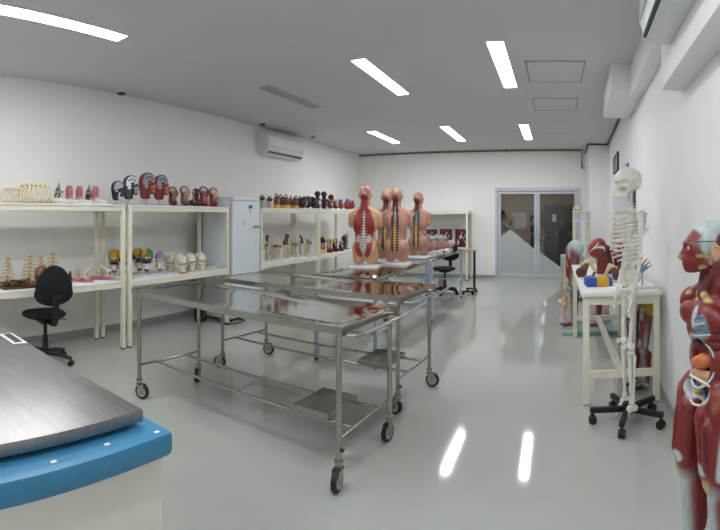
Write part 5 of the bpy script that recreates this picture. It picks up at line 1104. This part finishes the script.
sculpt('muscle', [('e', (-0.03, 0, 0.28), (0.09, 0.075, 0.11), M_redb, (0, 0.5, 0)), ('c', (0.02, 0, 0.02), (0.02, 0, 0.25), 0.06, 0.06, M_brownm), ('c', (0.07, 0, 0.03), (0.08, 0, 0.26), 0.04, 0.05, M_redd), ('c', (0.08, 0.02, 0.20), (0.13, 0, 0.05), 0.035, 0.03, M_redd)], 0.010, parent=t)
for k in range(4):
    b = MB(); a = 0.5 * k; b.tube([(-0.105 + 0.03 * k, -0.045, 0.25 + 0.02 * k), (-0.06 + 0.03 * k, -0.078, 0.29), (-0.02 + 0.02 * k, -0.07, 0.34 - 0.03 * k)], [0.004, 0.010, 0.004], 6); b.build('white_band', M_bonew, t)
for k in range(5):
    b = MB(); b.tube([(-0.02 + 0.022 * k, -0.055, 0.05), (-0.015 + 0.022 * k, -0.066, 0.13), (-0.02 + 0.02 * k, -0.06, 0.2)], 0.008, 6); b.build('muscle_strand', (M_redb, M_brownm)[k % 2], t)
t = thing('red_organ', 'bright red muscle model seen through the skeleton ribs', 'muscle model', (0.635, 4.75, TZ), 0)
b = MB(); b.box((-0.08, -0.07, 0), (0.08, 0.07, 0.015), bev=0.004); b.build('base', M_white, t)
sculpt('muscle', [('e', (0, 0, 0.26), (0.07, 0.06, 0.10), M_redb), ('c', (0, 0, 0.02), (0, 0, 0.2), 0.04, 0.05, M_redd), ('E', (-0.04, -0.05, 0.28), (0.02, 0.03, 0.05), M_bonew)], 0.010, parent=t)
b = MB(); b.tube([(0.04, -0.05, 0.1), (0.05, -0.06, 0.2), (0.02, -0.055, 0.3)], 0.008, 6); b.build('white_band', M_bonew, t)
b = MB(); b.box((-0.20, -0.14, 0), (0.20, 0.14, 0.004)); tag(b.build('paper_sheet', M_paper, None, smooth=False, loc=(0.62, 4.1, TZ), rz=0.2), 'white paper sheet on the work table under the skeleton hand', 'paper')
# hand model on a rod
t = thing('hand_model', 'pale blue hand muscle model on a rod with white base', 'hand model', (0.735, 3.96, TZ), R(-6))
b = MB(); b.box((-0.11, -0.09, 0), (0.10, 0.09, 0.022), bev=0.005); b.build('base', M_white, t)
b = MB(); b.cyl((0, 0, 0.02), (0, 0, 0.16), 0.008, n=10); b.build('rod', M_alu, t)
M_pb = mat('pale_blue', '#7d9fb8', 0.4)
hp = [('c', (-0.085, 0, 0.085), (-0.04, 0, 0.12), 0.026, 0.024, M_redd), ('e', (-0.015, 0, 0.15), (0.036, 0.018, 0.042), M_pb, (0, 0.6, 0)), ('e', (-0.03, 0, 0.125), (0.03, 0.02, 0.03), M_tend), ('c', (0, 0, 0.13), (0, 0, 0.15), 0.01, 0.012, M_pb)]
for k in range(4):
    b0 = Vector((-0.025 + 0.018 * k, 0, 0.19 - 0.012 * k)); d = Vector((0.30 + 0.28 * k, -0.1, 1)).normalized(); L_ = (0.062, 0.072, 0.068, 0.055)[k]
    hp += [('c', b0, b0 + d * L_ * 0.55, 0.0095, 0.0085, M_pb), ('c', b0 + d * L_ * 0.55, b0 + d * L_ + Vector((0.006, -0.004, 0)), 0.0085, 0.0075, M_skinp)]
hp += [('c', (-0.04, -0.01, 0.14), (-0.06, -0.025, 0.175), 0.011, 0.0095, M_pb), ('c', (-0.06, -0.025, 0.175), (-0.058, -0.03, 0.20), 0.0095, 0.008, M_skinp)]
sculpt('hand', hp, 0.006, smooth=1, parent=t)
b = MB(); b.tube([(-0.10, 0, 0.07), (-0.085, 0, 0.085)], [0.028, 0.026], 12); b.build('cut_forearm', M_redb, t)
# muscle legs
def muscle_leg(name, label, loc, rz, sc, top, group, base=None):
    t = thing(name, label, 'leg model', loc, rz, scale=sc, group=group)
    pr = [('e', (0, -0.03, 1.04), (0.10, 0.12, 0.12), top), ('e', (0.0, 0.02, 1.0), (0.095, 0.09, 0.13), M_red), ('c', (0, 0, 0.98), (0, 0.02, 0.58), 0.095, 0.06, M_red), ('c', (0.03, 0.05, 0.92), (0.02, 0.05, 0.60), 0.05, 0.04, M_redd), ('c', (-0.05, 0.0, 0.95), (-0.045, 0.02, 0.58), 0.03, 0.025, M_tend), ('e', (0, 0.04, 0.52), (0.052, 0.048, 0.055), M_tendg),
          ('c', (0, -0.02, 0.46), (0, -0.02, 0.12), 0.062, 0.030, M_red), ('c', (0.0, 0.02, 0.46), (0, 0.01, 0.12), 0.036, 0.026, M_tendg), ('c', (0.03, -0.04, 0.43), (0.02, -0.035, 0.27), 0.045, 0.03, M_redd), ('e', (0, -0.015, 0.065), (0.036, 0.045, 0.05), M_tend), ('c', (0, 0.0, 0.06), (0.005, 0.15, 0.032), 0.034, 0.024, M_redd),
          ('E', (0.06, 0.0, 0.72), (0.03, 0.03, 0.16), M_tend), ('E', (0, 0.09, 0.62), (0.035, 0.04, 0.05), M_tend), ('E', (-0.05, 0.05, 1.0), (0.03, 0.04, 0.09), M_tend), ('C', (0.05, 0.06, 1.05), (-0.02, 0.09, 0.8), 0.014, 0.010, M_tend)]
    sculpt('leg', pr, 0.013, smooth=3, parent=t)
    b = MB(); b.ell((0.0, -0.02, 1.12), (0.05, 0.055, 0.035)); b.build('hip_bone', M_boneY, t)
    for k in range(5):
        b = MB(); b.ell(((k - 2) * 0.012, 0.168 - 0.008 * abs(k - 1.5), 0.028), (0.008, 0.018, 0.012), n=8, h=6); b.build('toe', M_tend, t)
    for z in (0.80, 0.44):
        b = MB(); b.tube([(0.085 * cos(a), 0.02 + 0.09 * sin(a), z) if z > 0.5 else (0.066 * cos(a), -0.015 + 0.068 * sin(a), z) for a in [2 * pi * j / 18 for j in range(18)]], 0.003, 5, closed=True); b.build('seam', M_darkgrey, t)
    return t
mb = MB(); mb.box((0.08, 5.98, 0), (0.80, 6.42, 0.05), bev=0.008); tag(mb.build('green_plinth', mat('green_plinth', '#84a394', 0.5)), 'pale green plinth on the floor behind the work table', 'plinth')
l1 = muscle_leg('lower_limb_model', 'red muscle leg standing left of the work table on the plinth', (0.235, 6.2, 0.05), R(100), 0.99, M_tend, 'life-size muscle legs on the plinth')
dup(l1, (0.56, 6.2, 0.05), R(80), 'muscle leg on the plinth seen only under the work table', 0.7)
l2 = muscle_leg('lower_limb_model', 'yellow-topped muscle leg under the table, nearer the skeleton', (0.695, 4.12, 0), R(100), 0.67, M_nerve, 'smaller muscle legs under the table')
dup(l2, (0.775, 4.02, 0), R(95), 'yellow-topped muscle leg under the table, by the right wall', 0.67)
dup(l2, (0.80, 4.32, 0), R(60), 'yellow-topped muscle leg under the table, rear one', 0.66)
# pink plastic wrap and spine behind the leg
def wrap(label, loc, sx, sy_, sz, rz):
    rr = random.Random(int(sx * 1000)); n = 14; m = 10; v = []; f = []
    for i in range(m + 1):
        z = i / m
        for j in range(n):
            a = 2 * pi * j / n; r = (1.0 - 0.35 * z ** 2) * (0.85 + 0.3 * rr.random())
            v.append((sx * r * cos(a), sy_ * r * sin(a), sz * z))
    for i in range(m):
        for j in range(n): f.append((i * n + j, i * n + (j + 1) % n, (i + 1) * n + (j + 1) % n, (i + 1) * n + j))
    f.append(tuple(range(n - 1, -1, -1))); f.append(tuple(m * n + j for j in range(n)))
    b = MB(); b.raw(v, f); o = b.build('plastic_wrap', mat('pink_wrap', '#d8bcc2', 0.25, var=0.1), None, loc=loc, rz=rz, angle=80); tag(o, label, 'plastic wrap', 'pink plastic wraps')
wrap('crumpled pink plastic wrap at the foot of the standing muscle leg', (0.20, 6.72, 0), 0.13, 0.12, 0.42, 0)
wrap('crumpled pink plastic wrap seen under the work table', (0.60, 6.75, 0), 0.19, 0.14, 0.62, 0.4)
t = thing('spine_column', 'thin bone spine standing behind the muscle leg', 'spine model', (0.13, 6.62, 0), 0.2)
b = MB(); b.lathe([(0.07, 0), (0.07, 0.015), (0.02, 0.02)], n=16); b.build('base', M_black, t)
vertebrae([(0, 0, 0.30), (0, -0.03, 0.48), (0, 0.02, 0.66), (0.0, 0.0, 0.84)], 20, 0.018, M_boneY).build('vertebral_column', None, t)
b = MB(); b.cyl((0, 0, 0.01), (0, 0, 0.36), 0.006, n=8); b.build('rod', M_alu, t)
sculpt('sacrum', [('e', (0, 0, 0.28), (0.05, 0.03, 0.06), M_boneY), ('e', (0.06, 0.02, 0.30), (0.03, 0.05, 0.05), M_boneY), ('e', (-0.06, 0.02, 0.30), (0.03, 0.05, 0.05), M_boneY)], 0.010, parent=t)
# grey cabinet and tall stand by the door
t = thing('metal_cabinet', 'low grey metal cabinet in front of the glass door', 'cabinet', (0.10, 8.5, 0), 0)
b = MB(); b.box((0, 0, 0.03), (0.42, 0.55, 0.79), bev=0.004); b.build('body', M_lgrey, t)
for z0, z1 in ((0.05, 0.28), (0.29, 0.52), (0.53, 0.76)):
    b = MB(); b.box((0.015, -0.014, z0), (0.405, 0.002, z1), bev=0.003); d = b.build('drawer', M_lgrey, t)
    b = MB(); b.box((0.15, -0.03, z1 - 0.06), (0.27, -0.012, z1 - 0.045)); b.build('handle', M_alu, d, smooth=False)
b = MB(); b.box((0.02, 0.02, 0), (0.40, 0.53, 0.03)); b.build('plinth', M_darkgrey, t, smooth=False)
t = thing('tall_stand', 'tall cream stand between the glass door and the corner pier', 'shelf', (0.36, 9.3, 0), 0)
for x in (0, 0.29):
    for y in (0, 0.5):
        b = MB(); b.box((x, y, 0), (x + 0.045, y + 0.045, 1.60)); b.build('post', M_cream, t, smooth=False)
for z in (0.5, 0.95, 1.41, 1.60):
    b = MB(); b.box((-0.01, -0.01, z), (0.345, 0.555, z + 0.03), bev=0.002); b.build('shelf_board', M_white, t)
t = thing('white_container', 'white plastic container on the top edge of the tall stand', 'container', (0.60, 9.36, 1.44), 0)
b = MB(); b.lathe([(0.06, 0), (0.065, 0.02), (0.062, 0.11), (0.05, 0.13)], n=18); b.build('body', M_wplast, t)
b = MB(); b.lathe([(0.053, 0.13), (0.053, 0.142), (0.02, 0.148)], n=18); b.build('lid', M_white, t)
t = thing('beige_model', 'beige bone pieces on top of the tall stand', 'bone model', (0.45, 9.5, 1.63), 0)
sculpt('bone', [('e', (-0.04, 0, 0.04), (0.05, 0.06, 0.04), M_boneY), ('e', (0.04, 0.03, 0.05), (0.05, 0.06, 0.05), M_boneY), ('c', (0, -0.05, 0.03), (0.05, -0.1, 0.03), 0.03, 0.025, M_fat)], 0.011, parent=t)
b = MB(); b.ell((0.0, -0.02, 0.09), (0.025, 0.02, 0.02)); b.build('knob', M_bone, t)
# frames on the right wall
def wall_frame(name, label, y0, y1, z0, z1, mp, mf, cat):
    t = thing(name, label, cat, (0, 0, 0), 0)
    def q(y, d): return (XR(y) - d, y)
    b = MB()
    b.prism([q(y0, 0.0), q(y1, 0.0), q(y1, 0.03), q(y0, 0.03)], z0, z0 + 0.025, 'z'); b.prism([q(y0, 0.0), q(y1, 0.0), q(y1, 0.03), q(y0, 0.03)], z1 - 0.025, z1, 'z')
    b.prism([q(y0, 0.0), q(y0 + 0.03, 0.0), q(y0 + 0.03, 0.03), q(y0, 0.03)], z0, z1, 'z'); b.prism([q(y1 - 0.03, 0.0), q(y1, 0.0), q(y1, 0.03), q(y1 - 0.03, 0.03)], z0, z1, 'z'); b.build('frame', mf, t, smooth=False)
    b = MB(); b.prism([q(y0 + 0.02, 0.0), q(y1 - 0.02, 0.0), q(y1 - 0.02, 0.02), q(y0 + 0.02, 0.02)], z0 + 0.015, z1 - 0.015, 'z'); b.build('panel', mp, t, smooth=False)
    return t
wall_frame('wall_picture', 'small dark framed picture high on the right wall', 8.0, 8.95, 2.30, 2.62, mat('picture_green', '#6d7767', 0.4, var=0.35, scale=6), M_darkgrey, 'picture')
pb = wall_frame('wall_poster', 'lavender board with black end on the right wall behind the skeleton', 5.75, 8.9, 1.52, 1.90, mat('lavender_board', '#dad8e0', 0.5, var=0.04, scale=3), mat('lavender_board', '#dad8e0'), 'board')
b = MB(); b.box((XR(5.75) - 0.04, 5.70, 1.51), (XR(5.75), 5.76, 1.91)); b.build('end_post', M_darkgrey, pb, smooth=False)
t = thing('wall_hook', 'small dark hook on the wall above the skull', 'hook', (XR(6.5), 6.5, 2.22), 0)
b = MB(); b.box((-0.02, -0.03, -0.03), (0, 0.03, 0.03), bev=0.004); b.build('plate', M_greyp, t)
b = MB(); b.tube([(-0.02, 0, 0), (-0.035, 0, -0.01), (-0.04, 0, 0.015)], 0.008, 6); b.build('hook', M_darkgrey, t)
t = thing('wall_switch', 'small white switch plate on the right wall', 'switch', (XR(4.7), 4.7, 1.37), 0)
b = MB(); b.box((-0.012, -0.035, -0.05), (0, 0.035, 0.05), bev=0.003); b.build('plate', M_wplast, t)
b = MB(); b.box((-0.02, -0.008, -0.015), (-0.011, 0.008, 0.015)); b.build('toggle', M_greyp, t, smooth=False)

# ================================================================== room behind the glass door
t = thing('grey_locker', 'tall dark grey locker in the room behind the glass door', 'locker', (-0.10, 14.6, 0), 0)
b = MB(); b.box((-0.24, 0, 0.05), (0.62, 0.5, 1.86), bev=0.004); b.build('body', mat('locker_grey', '#55585b', 0.5), t)
for x in (-0.23, 0.195):
    b = MB(); b.box((x, -0.014, 0.09), (x + 0.415, 0.002, 1.83), bev=0.003); d = b.build('door', MATS['locker_grey'], t)
    b = MB(); b.box((x + 0.36, -0.03, 0.95), (x + 0.375, -0.012, 1.05)); b.build('handle', M_alu, d, smooth=False)
b = MB(); b.box((0.0, -0.018, 1.35), (0.13, -0.0145, 1.58)); b.build('notice', M_paper, t, smooth=False)
b = MB(); b.box((-0.22, 0.02, 0), (0.60, 0.48, 0.05)); b.build('plinth', M_black, t, smooth=False)
t = thing('wall_chart', 'white chart on the wall behind the left door leaf', 'poster', (-1.20, Y1, 1.38), 0)
b = MB(); b.box((-0.24, -0.012, -0.29), (0.24, 0, 0.29)); b.build('sheet', mat('chart', '#cdd6da', 0.6, var=0.12, scale=5), t, smooth=False)
b = MB(); b.box((-0.24, -0.018, 0.28), (0.24, 0.0, 0.30)); b.build('rail', M_greyp, t, smooth=False)
t = thing('notice_board', 'grey notice board on the wall behind the door', 'board', (-0.45, Y1 - 0.003, 1.42), 0)
b = MB(); b.box((-0.42, -0.02, -0.28), (0.42, 0, 0.28), bev=0.003); b.build('panel', M_greyp, t)
b = MB(); b.box((-0.44, -0.026, -0.30), (0.44, -0.001, -0.27)); b.build('tray', M_lgrey, t, smooth=False)
t = thing('bench_table', 'tan table in the room behind the glass door', 'table', (-0.78, 14.1, 0), 0)
b = MB(); b.box((-0.5, -0.3, 0.82), (0.42, 0.3, 0.85), bev=0.003); b.build('tabletop', M_tan, t)
for x in (-0.48, 0.36):
    for y in (-0.28, 0.24):
        b = MB(); b.box((x, y, 0), (x + 0.04, y + 0.04, 0.82)); b.build('leg', M_cream, t, smooth=False)
def person(label, loc, rz, top, bottom, hair, raise_arm, sc=1.0):
    t = thing('person', label, 'person', loc, rz, scale=sc)
    sk = mat('person_skin', '#b98468', 0.5, var=0.04)
    P = [('e', (0, 0.0, 1.555), (0.075, 0.092, 0.11), sk), ('e', (0, 0.05, 1.50), (0.05, 0.045, 0.06), sk), ('e', (0, 0.098, 1.535), (0.012, 0.016, 0.02), sk), ('c', (0, -0.01, 1.47), (0, -0.01, 1.38), 0.05, 0.055, sk),
         ('e', (0, 0, 1.24), (0.165, 0.10, 0.17), top), ('e', (0, 0, 1.05), (0.135, 0.095, 0.16), top), ('e', (0, 0, 0.92), (0.16, 0.11, 0.12), bottom)]
    for s in (-1, 1):
        P += [('c', (s * 0.08, 0, 0.88), (s * 0.085, 0.01, 0.48), 0.085, 0.055, bottom), ('c', (s * 0.085, 0.01, 0.47), (s * 0.088, -0.01, 0.10), 0.055, 0.036, bottom), ('c', (s * 0.088, -0.02, 0.045), (s * 0.095, 0.13, 0.035), 0.042, 0.034, M_black), ('c', (s * 0.03, -0.01, 1.36), (s * 0.165, 0, 1.33), 0.05, 0.055, top)]
        up = raise_arm
        el = (s * 0.22, 0.06, 1.10) if not up else (s * 0.2, 0.2, 1.16); wr = (s * 0.17, 0.26, 1.08) if not up else (s * 0.08, 0.27, 1.42)
        P += [('c', (s * 0.185, 0, 1.32), el, 0.05, 0.04, top), ('c', el, wr, 0.038, 0.026, sk)]
        w_ = Vector(wr); d = (Vector(wr) - Vector(el)).normalized()
        P += [('e', tuple(w_ + d * 0.035), (0.028, 0.03, 0.03), sk)]
        for k in range(5):
            o_ = Vector(((k - 2) * 0.014, 0, 0)); P.append(('c', tuple(w_ + d * 0.05 + o_), tuple(w_ + d * (0.11 if 0 < k < 4 else 0.09) + o_ * 1.3 + Vector((0, 0.01, -0.01))), 0.009, 0.008, sk))
    sculpt('body', P, 0.014, smooth=2, dents=[((-0.03, 0.088, 1.565), (0.018, 0.02, 0.013), (0, -0.012, 0)), ((0.03, 0.088, 1.565), (0.018, 0.02, 0.013), (0, -0.012, 0))], parent=t)
    sculpt('hair', [('e', (0, -0.025, 1.60), (0.088, 0.095, 0.09), hair), ('e', (0, -0.07, 1.52), (0.075, 0.05, 0.10), hair)] + ([('e', (0, -0.09, 1.44), (0.08, 0.045, 0.10), hair)] if raise_arm else []), 0.012, parent=t)
    for s in (-1, 1):
        b = MB(); b.ell((s * 0.076, -0.005, 1.54), (0.01, 0.018, 0.028), n=8, h=6); b.build('ear', sk, t)
    return t
M_hair = mat('dark_hair', '#1d1614', 0.5, var=0.2)
person('person with dark hair in a white top raising both hands behind the door', (-1.44, 12.9, 0), R(-70), mat('white_top', '#d3ccc8', 0.8), mat('blue_jeans', '#3b4a66', 0.8), M_hair, True)
person('person in dark navy clothing standing behind the middle of the door', (-0.60, 13.3, 0), R(-110), mat('navy_top', '#1b2233', 0.8), mat('navy_trousers', '#161a26', 0.8), M_hair, False, 0.93)
